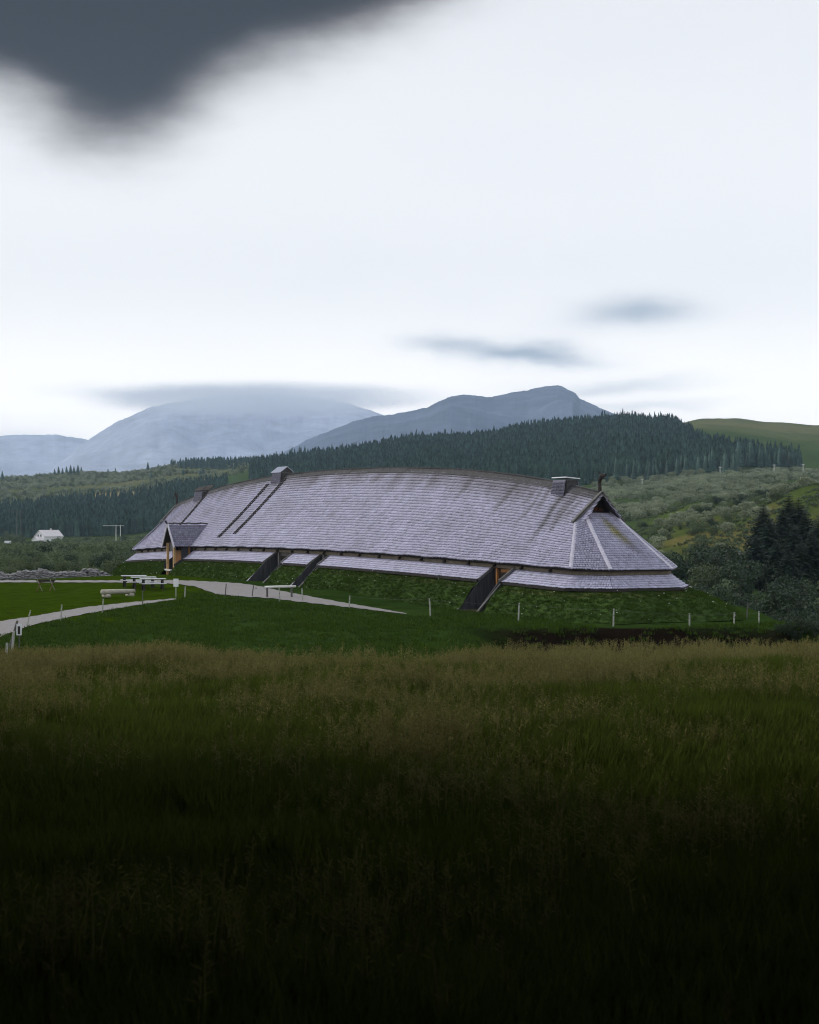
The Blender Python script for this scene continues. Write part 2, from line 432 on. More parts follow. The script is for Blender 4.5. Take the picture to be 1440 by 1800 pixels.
YS = np.concatenate([np.arange(4, 60, 0.1), np.arange(60, 180, 0.15), np.geomspace(180, 2600, 1500)])
def cast(px, row, ymin=60.0):
    """point of the ground seen at a photo pixel"""
    ys = YS[YS >= ymin]
    xs = (px - 720) / FPX * ys
    zr = CAMZ + (HOR - row) / FPX * ys
    below = np.nonzero(zr <= terrain(xs, ys))[0]
    k = below[0] if len(below) else len(ys) - 1
    return Vector((xs[k], ys[k], tz(xs[k], ys[k])))
def at(px, Y):
    x = (px - 720) / FPX * Y
    return Vector((x, Y, tz(x, Y)))
def pxw(px, Y): return px / FPX * Y

# ---- ground sheet: fan of rings round the viewpoint, fine where the house stands
rings = np.concatenate([[0.02, 0.6], np.arange(1.5, 30, 1.0), np.arange(30, 175, 0.5), np.geomspace(175, 3000, 170), np.geomspace(3200, 22000, 18)])
ang = np.radians(np.concatenate([np.arange(-180, -22, 4.0), np.arange(-22, -17, 0.5), np.arange(-17, 17.01, 0.1), np.arange(17.5, 22, 0.5), np.arange(22, 180, 4.0)]))
RR, AA = np.meshgrid(rings, ang, indexing='ij')
gx, gy = RR * np.sin(AA), RR * np.cos(AA)
gz = terrain(gx, gy)
nr, na = RR.shape
idx = np.arange(nr * na).reshape(nr, na)
F1 = np.stack([idx[:-1, :], np.roll(idx, -1, 1)[:-1, :], np.roll(idx, -1, 1)[1:, :], idx[1:, :]], -1).reshape(-1, 4)[:, ::-1]

def ground_colour(x, y, z):
    u, v = to_uv(x, y)
    px = 720 + FPX * x / np.maximum(y, 1)
    col = np.zeros(x.shape + (3,)) + np.array([0.022, 0.044, 0.009])
    def put(mask, c):
        nonlocal col
        mask = np.clip(mask, 0, 1)[..., None]
        col = col * (1 - mask) + np.array(c) * mask
    n1 = fbm(x / 14, y / 14, 31); n2 = fbm(x / 3.0, y / 3.0, 41)
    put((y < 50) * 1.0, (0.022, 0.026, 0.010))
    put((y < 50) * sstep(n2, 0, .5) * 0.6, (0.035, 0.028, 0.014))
    # mown lawn
    row = HOR - FPX * (z - CAMZ) / np.maximum(y, 1)
    lawn = sstep(y, 84, 90) * (1 - sstep(y, 137, 142)) * (1 - sstep(px, 340, 400))
    put(lawn, (0.030, 0.053, 0.003)); put(lawn * sstep(n1, 0, .6) * .5, (0.038, 0.058, 0.004))
    rough = sstep(y, 56, 62) * (1 - sstep(y, 100, 118)) * (1 - lawn)
    put(rough * sstep(n2, -.1, .5) * .45, (0.034, 0.058, 0.014)); put(rough * sstep(n1, .1, .5) * .4, (0.020, 0.046, 0.012))
    lip = sstep(x, 1.5, 6) * sstep(y, 80, 82.6) * (1 - sstep(y, 84.4, 85.2)) * (1 - sstep(x, 18, 22))
    put(lip, (0.010, 0.007, 0.005))
    # hills: shrubby greens, tan moor on top
    far = sstep(y, 170, 260)
    put(far, (0.050, 0.080, 0.028)); put(far * sstep(fbm(x / 60, y / 90, 51), -.1, .4) * .7, (0.085, 0.105, 0.036))
    spur = sstep(px, 1100, 1200) * sstep(y, 220, 300) * (1 - sstep(y, 480, 620))
    put(spur * .8, (0.075, 0.098, 0.024)); put(spur * sstep(fbm(x / 16, y / 30, 55), .05, .4) * .8, (0.135, 0.115, 0.042))
    put(spur * sstep(fbm(x / 10, y / 16, 56), .1, .5) * .7, (0.036, 0.060, 0.018))
    moor = sstep(y, 1500, 1800)
    put(moor * .85, (0.115, 0.125, 0.055)); put(moor * sstep(fbm(x / 120, y / 120, 61), 0, .4) * .6, (0.16, 0.145, 0.075))
    put(moor * sstep(fbm(x / 22, y / 40, 63), .1, .5) * .55, (0.070, 0.080, 0.036)); put(far * (1 - moor) * sstep(fbm(x / 7, y / 14, 64), .12, .5) * .5, (0.040, 0.062, 0.020))
    strip = np.exp(-((row - (872 - (px - 180) * .06)) / 4.5) ** 2) * sstep(px, 120, 200) * (1 - sstep(px, 400, 480)) * sstep(y, 1300, 1400)
    put(strip * .9, (0.40, 0.31, 0.17))
    forest = sstep(y, 930, 1000) * (1 - sstep(y, 1700, 1800)) * sstep(px, 470, 560) * (1 - sstep(px, 1360, 1420))
    forest = forest * (1 - sstep(y - np.interp(px, [1170, 1200, 1240, 1300, 1380, 1415], [1720, 1480, 1300, 1190, 1110, 1070]), 0, 25))
    put(forest * .9, (0.022, 0.036, 0.018))
    put(sstep(y, 940, 990) * (1 - sstep(y, 1330, 1400)) * (1 - sstep(px, 330, 420)), (0.022, 0.036, 0.018))
    return col
gc = ground_colour(gx, gy, gz)
gV = np.stack([gx, gy, gz], -1).reshape(-1, 3)
gC = gc.reshape(-1, 3)
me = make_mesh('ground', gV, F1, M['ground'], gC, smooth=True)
ground = add_obj('ground', me); tag(ground, 'green and tan ground rolling from the meadow to the hills', 'ground', kind='structure')

# ---- gravel paths, laid on the ground between two edges seen in the photograph
def path_strip(name, rows, label):
    rows = np.array(rows, float)
    pxs = np.arange(rows[0, 0], rows[-1, 0] + 0.1, 5.0)
    V, F = [], []
    K = 9
    for p in pxs:
        a, b = np.interp(p, rows[:, 0], rows[:, 1]), np.interp(p, rows[:, 0], rows[:, 2])
        a += 0.35 * math.sin(p * .31) ; b += 0.5 * math.sin(p * .23 + 1) * min(1, (b - a) / 8)
        for k in range(K):
            q = cast(p, b + (a - b) * k / (K - 1), 66)
            V.append((q.x, q.y, q.z + 0.035))
    for i in range(len(pxs) - 1):
        for k in range(K - 1):
            F.append((i * K + k, (i + 1) * K + k, (i + 1) * K + k + 1, i * K + k + 1))
    o = add_obj(name, make_mesh(name, V, F, M['gravel'], smooth=True))
    return tag(o, label, 'path', kind='structure')
path_strip('gravel_path', [(-90, 1122, 1168), (0, 1093, 1121), (60, 1084, 1099), (150, 1068, 1080), (230, 1059.5, 1066.5), (312, 1052.6, 1054)], 'pale gravel path along the front of the lawn')
path_strip('gravel_path', [(-90, 1020.5, 1024.2), (200, 1021, 1024.6), (300, 1020.5, 1026.5), (340, 1021.5, 1031), (380, 1023.5, 1045), (420, 1026, 1049), (450, 1030, 1051),
                           (480, 1036.5, 1053), (520, 1044.5, 1058), (600, 1059.5, 1067), (660, 1069.5, 1074), (715, 1079.2, 1080.6)], 'pale gravel path passing the longhouse doors')

# ------------------------------------------------------------------ the longhouse (local axes: u along the ridge away from the viewer, v out of the near side, z up)
house = empty('longhouse', (HX, HY, 0), math.pi / 2 + HAZ)
tag(house, 'long boat-shaped wooden longhouse with silvery shingle roof and turf banks', 'longhouse')

def shingle_patch(name, surf, courses, width, parent, colfun, lap=1.75, lift=0.045, thick=0.068, point=0.30, kind='stuff', keep=None):
    """overlapping wooden shingles on surf(a, s) (a 0..1 across, s 0 top .. 1 bottom); returns one joined part"""
    Vs, Cs = [], []
    for j in range(courses):
        s1 = (j + 1) / courses; s0 = max(0.0, s1 - lap / courses)
        L = surf(np.linspace(0, 1, 60), np.full(60, s1))
        seg = np.linalg.norm(np.diff(L, axis=0), axis=1); tot = seg.sum()
        cum = np.concatenate([[0], np.cumsum(seg)]) / tot
        n = max(1, int(round(tot / width)))
        edge = (np.arange(n + 1) + (0.5 if j % 2 else 0.0)) / n
        edge = np.clip(edge + np.concatenate([[0], rng.normal(0, .06 / n, n - 1) if n > 1 else [], [0]]), 0, 1)
        if j % 2: edge = np.concatenate([[0], edge[:-1], [1]])
        edge = np.unique(edge); n = len(edge) - 1
        if n < 1: continue
        aa = np.interp(edge, cum, np.linspace(0, 1, 60))
        a0, a1 = aa[:-1], aa[1:]
        if keep is not None:
            kk = keep((a0 + a1) / 2, np.full(n, s1)); a0, a1 = a0[kk], a1[kk]; n = len(a0)
            if n < 1: continue
        gap = (a1 - a0) * 0.05; a0 = a0 + gap; a1 = a1 - gap; am = (a0 + a1) / 2
        jit = rng.normal(0, 0.045, n) / courses
        sb = np.clip(s1 + jit, 0, 1.03); st = np.full(n, s0); sm = sb + point * 0.5 / courses * (1 if point else 0)
        tl, tr, bl, br, bm = surf(a0, st), surf(a1, st), surf(a0, sb), surf(a1, sb), surf(am, sm)
        N = np.cross(tr - tl, bl - tl); N /= np.linalg.norm(N, axis=1)[:, None] + 1e-9
        N *= np.where((N[:, 2:3]) < 0, -1, 1)
        up = (lift + thick + rng.uniform(0, .018, n))[:, None]
        tl2, tr2 = tl + N * 0.006, tr + N * 0.006
        bl2, br2, bm2 = bl + N * up, br + N * up, bm + N * up
        lo = (up - thick)
        bl3, br3, bm3 = bl + N * lo, br + N * lo, bm + N * lo
        Vs.append(np.stack([tl2, tr2, br2, bm2, bl2, br3, bm3, bl3], 1).reshape(-1, 3))
        c = colfun((a0 + a1) / 2, np.full(n, (j + .5) / courses), bl)
        c = c * (1 + rng.normal(0, .11, n))[:, None]
        Cs.append(np.repeat(np.clip(c, .01, .9), 8, axis=0))
    V = np.concatenate(Vs); Cc = np.concatenate(Cs); n = len(V) // 8
    base = (np.arange(n) * 8)[:, None]
    # triangles and quads mixed: everything as triangles
    T = np.concatenate([base + np.array([[0, 4, 3]]), base + np.array([[0, 3, 1]]), base + np.array([[1, 3, 2]]),
                        base + np.array([[4, 7, 6]]), base + np.array([[4, 6, 3]]), base + np.array([[3, 6, 5]]), base + np.array([[3, 5, 2]]),
                        base + np.array([[0, 7, 4]]), base + np.array([[1, 2, 5]])], 0)
    o = add_obj(name, make_mesh(name, V, T, M['shingle'], Cc), parent)
    if kind: o['kind'] = kind
    return o

def sheet(name, surf, na_, ns_, mat, parent, off=0.0):
    a, s = np.meshgrid(np.linspace(0, 1, na_), np.linspace(0, 1, ns_), indexing='ij')
    P = surf(a.ravel(), s.ravel()); P = P - np.array([0, 0, off])
    i = np.arange(na_ * ns_).reshape(na_, ns_)
    F = np.stack([i[:-1, :-1], i[1:, :-1], i[1:, 1:], i[:-1, 1:]], -1).reshape(-1, 4)
    return add_obj(name, make_mesh(name, P, F, mat, smooth=True), parent)

SIL = np.array([0.405, 0.395, 0.525])
def stain_main(side):
    def f(a, s, P):
        u = P[:, 0]
        c = np.repeat(SIL[None], len(u), 0)
        k = 1 + 0.16 * fbm(u / 3.0 + 5 + s * 2, s * 5, 71) + 0.16 * fbm(u / .8, s * 1.3, 72)
        dirt = np.clip(.55 - s * 2.4 + .5 * fbm(u / 1.6, s * 1.2, 73), 0, 1) * .78       # soot and lichen below the ridge
        k = k * (1 - dirt)
        k0 = k
        for uc, w, s1, st in ((-26.4, .35, .5, .45), (-24.1, .5, .3, .4), (-21.0, .4, .36, .38), (-16.5, .6, .28, .35), (-32.9, .16, .72, .5), (-29.4, .2, .6, .4), (2.5, .8, .22, .35), (-8.0, .7, .25, .35), (-31.75, .26, .80, .62), (-32.6, .20, .55, .45), (-30.2, .32, .45, .42), (-33.4, .25, .5, .35), (-28.6, .3, .34, .35), (9.9, .8, .16, .5), (27.4, .7, .2, .5)):
            wob = .12 * np.sin(s * 9 + uc)
            k = k * (1 - st * np.exp(-((u - uc - wob) / w) ** 2) * (1 - sstep(s, s1 * .5, s1)))
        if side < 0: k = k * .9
        tint = np.clip(1 - k, 0, 1)[:, None]
        return c * k[:, None] * (1 - tint * np.array([0, .05, .22]))
    return f

SG = 0.36                                            # where the little gable ends on the slope
def umax(s): return np.where(s < SG, LR + 0.28, 34.25 + (37.0 - 34.25) * np.clip((s - SG) / (1 - SG), 0, 1.05))
def flat_surf(side):
    g = main_surf(side)
    def f(a, s):
        m = umax(np.clip(s, 0, 1))
        u = -37.2 + 74.4 * np.asarray(a)
        return g((u + m) / (2 * m), s)
    return f
def on_roof(a, s): return np.abs(-37.2 + 74.4 * a) < umax(s) + .04
def main_surf(side):
    def f(a, s):
        u = -umax(s) + 2 * umax(s) * a
        v = W_(u) * s; z = ZR(u) + (ZE(u) - ZR(u)) * s
        z = z - 0.13 * np.sin(np.pi * np.clip(s, 0, 1)) + 0.02 * np.sin(u * 1.7) * s
        return np.stack([u, side * v, z], -1)
    return f
for side, nm in ((1, 'roof_slope'), (-1, 'roof_slope')):
    d = sheet(nm, main_surf(side), 90, 14, M['deck'], house, 0.03)
    if side > 0:
        shingle_patch('shingles', flat_surf(1), 31, 0.15, d, stain_main(1), keep=on_roof)
    else:
        shingle_patch('shingles', flat_surf(-1), 33, 0.30, d, stain_main(-1), keep=on_roof)

# ends: little gable over a three-sided hip
C1, C2 = (37.0, 3.41), (38.6, 1.97)
def quad_surf(p00, p10, p01, p11):
    p00, p10, p01, p11 = (np.array(p, float) for p in (p00, p10, p01, p11))
    def f(a, s):
        a, s = np.asarray(a)[:, None], np.asarray(s)[:, None]
        P = (p00 * (1 - a) + p10 * a) * (1 - s) + (p01 * (1 - a) + p11 * a) * s
        P = P.copy(); P[:, 2] -= 0.03 * np.sin(np.pi * np.clip(s[:, 0], 0, 1))
        return P
    return f
def stain_end(a, s, P):
    c = np.repeat(SIL[None], len(a), 0) * (0.94 + .12 * fbm(P[:, 1] * 1.3, s * 5, 77))[:, None]
    c = c * (1 - .35 * np.clip(.4 - s * 2, 0, 1))[:, None]
    return c
def stain_moss(a, s, P):
    c = stain_end(a, s, P)
    # yellow-green moss patch and its dark run-off, lying a little right of the middle
    ctr = 0.50 + 0.30 * (s - .1)
    moss = np.exp(-((a - ctr) / .115) ** 2) * np.exp(-((s - .34) / .17) ** 2) * np.clip(.85 + .9 * fbm(a * 14, s * 12, 81), 0, 1.0)
    run = np.exp(-((a - ctr - .03) / .10) ** 2) * sstep(s, .02, .15) * (1 - sstep(s, .45, .92)) * .55
    c = c * (1 - run)[:, None]
    return c * (1 - moss)[:, None] + np.array([.27, .25, .03]) * moss[:, None]
for e in (-1, 1):
    ztop, zc1, zc2 = 5.68, 2.66, 2.60
    T1, T2 = (e * 34.35, 1.35, 5.30), (e * 34.35, 0.88, ztop)
    n1, n2 = (e * C1[0], C1[1], zc1), (e * C2[0], C2[1], zc2)
    fl = lambda p: (p[0], -p[1], p[2])
    S1 = quad_surf(T1, T2, n1, n2); S2 = quad_surf(T2, fl(T2), n2, fl(n2)); S3 = quad_surf(fl(T2), fl(T1), fl(n2), fl(n1))
    for Sx, fn, wd in ((S1, stain_end, .15), (S2, stain_moss if e < 0 else stain_end, .15), (S3, stain_end, .15)):
        d = sheet('hip_slope', Sx, 8, 8, M['deck'], house, 0.03)
        shingle_patch('shingles', Sx, 25, wd, d, fn)
    for a, b in ((T1, n1), (T2, n2), (fl(T2), fl(n2)), (fl(T1), fl(n1))):
        mb = MB(); a3, b3 = Vector(a), Vector(b)
        n = 5
        for k in range(n):
            p, q = a3.lerp(b3, k / n), a3.lerp(b3, (k + 1) / n)
            sag = lambda t: Vector((0, 0, -0.03 * math.sin(math.pi * t) + .095))
            mb.bar(p + sag(k / n), q + sag((k + 1) / n), 0.21, 0.05)
        mb.build('hip_board', M['hipboard'], house)
    # gable: recessed boarding with carved slats, barge boards, ridge beam end
    ap = Vector((e * 34.75, 0, float(ZR(LR)) + .06))
    g0 = e * 34.15
    mb = MB(); mb.prism([(g0, -1.15, 5.5), (g0, 1.15, 5.5), (g0, 0, 6.62)], (e * .05, 0, 0)); gp = mb.build('gable_panel', M['tar'], house)
    for k in range(9):
        v = -.42 + k * .095
        MB().bar((g0 + e * .09, v - .02, 5.78), (g0 + e * .09, v + .03, 6.02 - abs(v) * .25), .035, .045).build('carved_slat', M['redplank'], gp)
    MB().bar((g0 + e * .12, -1.0, 5.69), (g0 + e * .12, 1.0, 5.69), .10, .10).build('gable_sill', M['tar'], gp)
    for sv in (-1, 1):
        mb = MB(); mb.bar(ap, (e * 34.42, sv * 1.62, 5.12), 0.07, 0.27, (0, -sv * .5, 1)); mb.build('barge_board', M['barge'], house)
        mb = MB(); mb.bar(ap + Vector((e * .03, 0, .13)), (e * 34.45, sv * 1.70, 5.19), 0.22, 0.05, (0, sv * .7, .7)); mb.build('barge_board', M['barge'], house)
    # carved dragon finial looking outwards
    fin = MB()
    zt = ap.z
    pts = [(e * 34.55, 0, zt - .35), (e * 34.62, 0, zt + .10), (e * 34.62, 0, zt + .35), (e * 34.58, 0, zt + .60), (e * 34.66, 0, zt + .82), (e * 34.84, 0, zt + .92)]
    fin.tube(pts, [.13, .125, .10, .095, .115, .12], 8)
    R = Matrix.Rotation(-e * 0.15, 3, 'Y')
    fin.blob((e * 34.86, 0, zt + .96), (.20, .14, .16), 10, 6)                # skull
    fin.bar((e * 34.92, 0, zt + .97), (e * 35.22, 0, zt + 1.03), .11, .075)     # upper jaw, lifted
    fin.bar((e * 34.92, 0, zt + .90), (e * 35.15, 0, zt + .84), .09, .05)       # lower jaw
    fin.blob((e * 35.23, 0, zt + 1.06), (.05, .06, .05), 8, 4)                  # nostril knob
    for sv in (-1, 1):
        fin.bar((e * 34.80, sv * .06, zt + 1.05), (e * 34.66, sv * .12, zt + 1.22), .045, .05)   # ears
        fin.blob((e * 34.95, sv * .09, zt + 1.02), (.035, .03, .035), 6, 4)                        # eyes
    for k in range(4):
        fin.bar((e * (34.60 + .02 * k - .05), 0, zt + .40 + .14 * k), (e * (34.47 + .03 * k), 0, zt + .50 + .14 * k), .05, .06)  # crest
    fo = fin.build('dragon_finial', M['darkwood'], house, smooth=False)
    if e < 0: fo['label'] = 'carved dragon head finial on the near gable'

# ridge cap: overlapping boards both sides
for side in (1, -1):
    mb = MB(); n = 24
    us = np.linspace(-34.75, 34.75, n + 1)
    for k in range(n):
        u0, u1 = us[k], us[k + 1] + .06
        def rp(u, w, dz):
            sl = (float(ZR(u)) - float(ZE(u))) / float(W_(u))
            return Vector((u, side * w, float(ZR(u)) - w * sl + dz))
        dz = .10 + .012 * (k % 2) + .02 * math.sin(k * 1.7)
        P = [rp(u0, 0.0, dz + .0), rp(u1, 0.0, dz + .0), rp(u1, .33, dz - .01), rp(u0, .33, dz - .01)]
        mb.prism(P, (0, side * .012, .045))
    mb.build('ridge_board', M['ridge'], house)
mb = MB()
for k in range(40):
    u0, u1 = -34.7 + 69.4 * k / 40, -34.7 + 69.4 * (k + 1) / 40
    mb.bar((u0, 0, float(ZR(u0)) + .16), (u1, 0, float(ZR(u1)) + .16), .14, .07)
mb.build('ridge_beam', M['ridge'], house)

# walls under the eaves, wall plate and rafter ends
per = [(u, float(W_(u))) for u in np.linspace(-37, 37, 75)]
per = per + [(C2[0], C2[1]), (C2[0], -C2[1])] + [(u, -float(W_(u))) for u in np.linspace(37, -37, 75)] + [(-C2[0], -C2[1]), (-C2[0], C2[1])]
per = np.array(per)                                   # closed outline of the eaves, clockwise seen from above
def offset(o):
    P = per; n = len(P); out = np.zeros_like(P)
    for i in range(n):
        a, b, c = P[i - 1], P[i], P[(i + 1) % n]
        d0, d1 = (b - a), (c - b); d0 = d0 / np.linalg.norm(d0); d1 = d1 / np.linalg.norm(d1)
        n0, n1 = np.array([-d0[1], d0[0]]), np.array([-d1[1], d1[0]])
        m = n0 + n1; m = m / np.linalg.norm(m)
        out[i] = b + m * o / max(.5, m.dot(n0))
    return out
def zper(fn): return np.array([float(fn(np.clip(p[0], -37, 37))) for p in per])
NP = len(per)
def band(name, o0, z0, o1, z1, mat, parent, closed=True):
    A, B = offset(o0), offset(o1)
    V = np.concatenate([np.column_stack([A, z0]), np.column_stack([B, z1])])
    F = [(i, (i + 1) % NP, (i + 1) % NP + NP, i + NP) for i in range(NP)]
    return add_obj(name, make_mesh(name, V, F, mat), parent)
zeP, zlP = zper(ZE), zper(ZL)
gP = np.array([float(GU(p[0])) for p in per])
band('outer_wall', -0.42, zeP + .30, -0.42, gP - .1, M['tar'], house)
band('soffit', -0.45, zeP + .22, 0.0, zeP - .06, M['tar'], house)
# wall plate beam, light enough to read under the eaves
A, B = offset(-0.36), offset(-0.22)
V = []; F = []
for i in range(NP):
    V += [(*A[i], zeP[i] - .10), (*B[i], zeP[i] - .10), (*B[i], zeP[i] - .30), (*A[i], zeP[i] - .30)]
for i in range(NP):
    j = (i + 1) % NP
    for k in range(4):
        F.append((i * 4 + k, j * 4 + k, j * 4 + (k + 1) % 4, i * 4 + (k + 1) % 4))
add_obj('wall_plate', make_mesh('wall_plate', V, F, M['plate']), house)
for u in np.arange(-35, 36, 2.55):
    w = float(W_(u)); z = float(ZE(u))
    MB().bar((u, w - .45, z - .02), (u, w - .06, z - .24), .14, .12).build('rafter_end', M['darkwood'], house)

# lower pent roof in stretches between the doorways
PORTALS = [(-31.72, -29.42, 'near'), (-10.2, -8.72, 'middle'), (-4.35, -1.32, 'far')]
PORCH = 18.0
Oi, Oo = offset(-.34), offset(.64)
def skirt_surf(ua, ub):
    def f(a, s):
        ua_, ub_ = ua, ub
        if ua == -37: ua_ = Oi[0][0] * (1 - s) + Oo[0][0] * s
        if ub == 37: ub_ = Oi[74][0] * (1 - s) + Oo[74][0] * s
        u = ua_ + (ub_ - ua_) * a
        v = W_(u) - .34 + .98 * s; z = ZE(u) - .30 - .70 * s - .03 * np.sin(np.pi * s)
        return np.stack([u, v, z], -1)
    return f
def stain_skirt(a, s, P):
    c = np.repeat(SIL[None], len(a), 0) * (1.0 + .10 * fbm(P[:, 0] / 1.5, s * 3, 91))[:, None]
    return c * 1.06
SKIRTS = [(-37, -31.72), (-29.42, -10.2), (-8.72, -4.35), (-1.32, PORCH - 1.12), (PORCH + 1.12, 37)]
for ua, ub in SKIRTS:
    d = sheet('pent_roof', skirt_surf(ua, ub), max(4, int((ub - ua) / 1)), 4, M['deck'], house, 0.03)
    shingle_patch('shingles', skirt_surf(ua, ub), 6, .16, d, stain_skirt, point=.1, lap=1.5, lift=.03, thick=.035)
    P0 = skirt_surf(ua, ub)(np.linspace(0, 1, 12), np.ones(12))
    mb = MB()
    for k in range(11): mb.bar(P0[k] + np.array([0, .02, -.06]), P0[k + 1] + np.array([0, .02, -.06]), .05, .13)
    mb.build('fascia_board', M['darkwood'], house)
iC2 = 75
for i0, i1 in ((74, 75), (75, 76), (76, 77), (151, 152), (152, 153), (153, 0)):
    S_ = quad_surf((*Oi[i0], zeP[i0] - .30), (*Oi[i1], zeP[i1] - .30), (*Oo[i0], zlP[i0] + 0.0), (*Oo[i1], zlP[i1] + 0.0))
    d = sheet('pent_roof', S_, 4, 4, M['deck'], house, 0.04)
    shingle_patch('shingles', S_, 6, .16, d, stain_skirt, point=.1, lap=1.5, lift=.03, thick=.035)
    MB().bar((*Oo[i0], zlP[i0] - .07), (*Oo[i1], zlP[i1] - .07), .05, .12).build('fascia_board', M['darkwood'], house)
fs = lambda a, s: skirt_surf(-37, 37)(a, s) * np.array([1, -1, 1])
d = sheet('pent_roof', fs, 60, 4, M['deck'], house, .03)
shingle_patch('shingles', fs, 6, .32, d, stain_skirt, point=.1, lap=1.5)

# turf banks
TK = 9
turf_pts = []
def turf_section(p, m, zl, g, k, seed, foot):
    t = k / (TK - 1)
    o = .52 + (foot - .52) * (t ** 0.92)
    z = (zl - .13) * (1 - t) + (g - .06) * t + .16 * math.sin(math.pi * t)
    q = p + m * o
    nz = float(fbm(q[0] / 1.3, q[1] / 1.3 + k * .3, 101)) * .10
    return (q[0] + m[0] * nz, q[1] + m[1] * nz, z + nz * .5)
def turf_strip(points, name='turf_bank'):
    """points: list of (p2, normal2, zl, ground, foot offset)"""
    V, F, Cc = [], [], []
    for i, (p, m, zl, g, foot) in enumerate(points):
        for k in range(TK):
            q = turf_section(np.array(p), np.array(m), zl, g, k, i, foot); V.append(q)
            c = np.array([.044, .080, .018])
            n = float(fbm(q[0] / 1.6, q[1] / 1.2 + q[2], 111))
            c = c * (1 + .35 * n)
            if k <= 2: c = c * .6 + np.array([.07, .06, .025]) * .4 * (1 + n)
            Cc.append(c)
    n = len(points)
    for i in range(n - 1):
        for k in range(TK - 1):
            F.append((i * TK + k, i * TK + k + 1, (i + 1) * TK + k + 1, (i + 1) * TK + k))
    o = add_obj(name, make_mesh(name, V, F, M['turf'], np.array(Cc), smooth=True), house)
    VV = np.array(V).reshape(n, TK, 3)
    for i in range(n - 1):
        for k in range(TK - 1):
            ar = np.linalg.norm(np.cross(VV[i + 1, k] - VV[i, k], VV[i, k + 1] - VV[i, k]))
            for _ in range(rng.poisson(ar * 60)):
                a, b = rng.random(), rng.random()
                turf_pts.append((VV[i, k] * (1 - a) + VV[i + 1, k] * a) * (1 - b) + (VV[i, k + 1] * (1 - a) + VV[i + 1, k + 1] * a) * b)
    return o
def near_pts(ua, ub):
    out = []
    for u in np.linspace(ua, ub, max(4, int((ub - ua) / .5))):
        d = 2 * 1.95 * u / LR ** 2
        m = np.array([d, 1.0]); m = m / np.linalg.norm(m)
        out.append(((u, float(W_(u))), m, float(ZL(u)), float(GU(u)), 2.0))
    return out
for ua, ub in SKIRTS: turf_strip(near_pts(ua, ub))
wrap = []
O1 = offset(1.0)
for r0, r1, foot in ((74, 78, 2.2), (78, 148, 2.2), (148, 150, 3.0), (150, 152, 3.7), (152, 154, 2.9)):
    for i in range(r0, r1):
        j = (i + 1) % NP
        for t in ((0, .25, .5, .75) if r1 - r0 < 10 else (0,)):
            a0, b0 = per[i], per[j]; m0, m1 = O1[i] - per[i], O1[j] - per[j]
            p = a0 * (1 - t) + b0 * t; m = m0 * (1 - t) + m1 * t
            wrap.append((p, m, zlP[i] * (1 - t) + zlP[j] * t, gP[i] * (1 - t) + gP[j] * t, foot))
wrap.append((per[0], O1[0] - per[0], zlP[0], gP[0], 2.3)); wrap.append(near_pts(-37, -36)[0])
wrap.insert(0, near_pts(36, 37)[-1])
turf_strip(wrap)

# doorways cut through the banks
for ua, ub, which in PORTALS:
    um = (ua + ub) / 2; w, z, zl, g = float(W_(um)), float(ZE(um)), float(ZL(um)), float(GU(um))
    vb = w - 1.05
    prof = [(vb, z - .32), (w - .34, z - .30), (w + .66, zl - .02), (w + 2.05, g + .02), (w + 2.0, g - .2), (vb, g - .2)]
    for uu, sgn in ((ua, -1), (ub, 1)):
        MB().prism([(uu + (0 if sgn < 0 else -.10), p[0], p[1]) for p in prof], (.10, 0, 0)).build('portal_wall', M['planks'], house)
        e0 = uu + (-.02 if sgn < 0 else .02)
        MB().bar((e0, w + .62, zl - .14), (e0, w + 2.06, g + .02), .16, .06, (0, .7, .7)).build('portal_edge_board', M['barge'] if sgn < 0 else M['hipboard'], house)
        MB().bar((e0, w - .34, z - .28), (e0, w + .68, zl + .02), .10, .14, (0, .7, .7)).build('portal_edge_board', M['barge'], house)
    MB().box((um, (vb + w + 2) / 2, g + .01), (ub - ua - .2, w + 2 - vb, .10)).build('threshold', M['earth'], house)
    dm = MB(); dw = (ub - ua) - .2; nb = 5
    door = MB().box((um, vb + .02, (z - .3 + g) / 2), (dw, .06, z - .3 - g)).build('portal_back_wall', M['tar'], house)
    for k in range(nb):
        uu = ua + .35 + k * (dw - .5) / nb + .1
        MB().box((uu, vb + .08, g + .06 + (z - .75 - g) / 2), ((dw - .5) / nb - .015, .05, z - .75 - g)).build('door_plank', M['redplank'], door)
    pm = M['orange'] if which == 'near' else M['barge']
    MB().bar((ub - .50, w - .30, g), (ub - .50, w - .30, z - .32), .17, .15, (1, 0, 0)).build('door_post', pm, house)
    MB().bar((ua + .1, w - .44, z - .45), (ub - .1, w - .44, z - .45), .12, .18).build('lintel', pm, house)
    MB().box((ua + .55, vb + .14, g + 1.0), (.05, .06, .16)).build('door_handle', M['darkwood'], door)

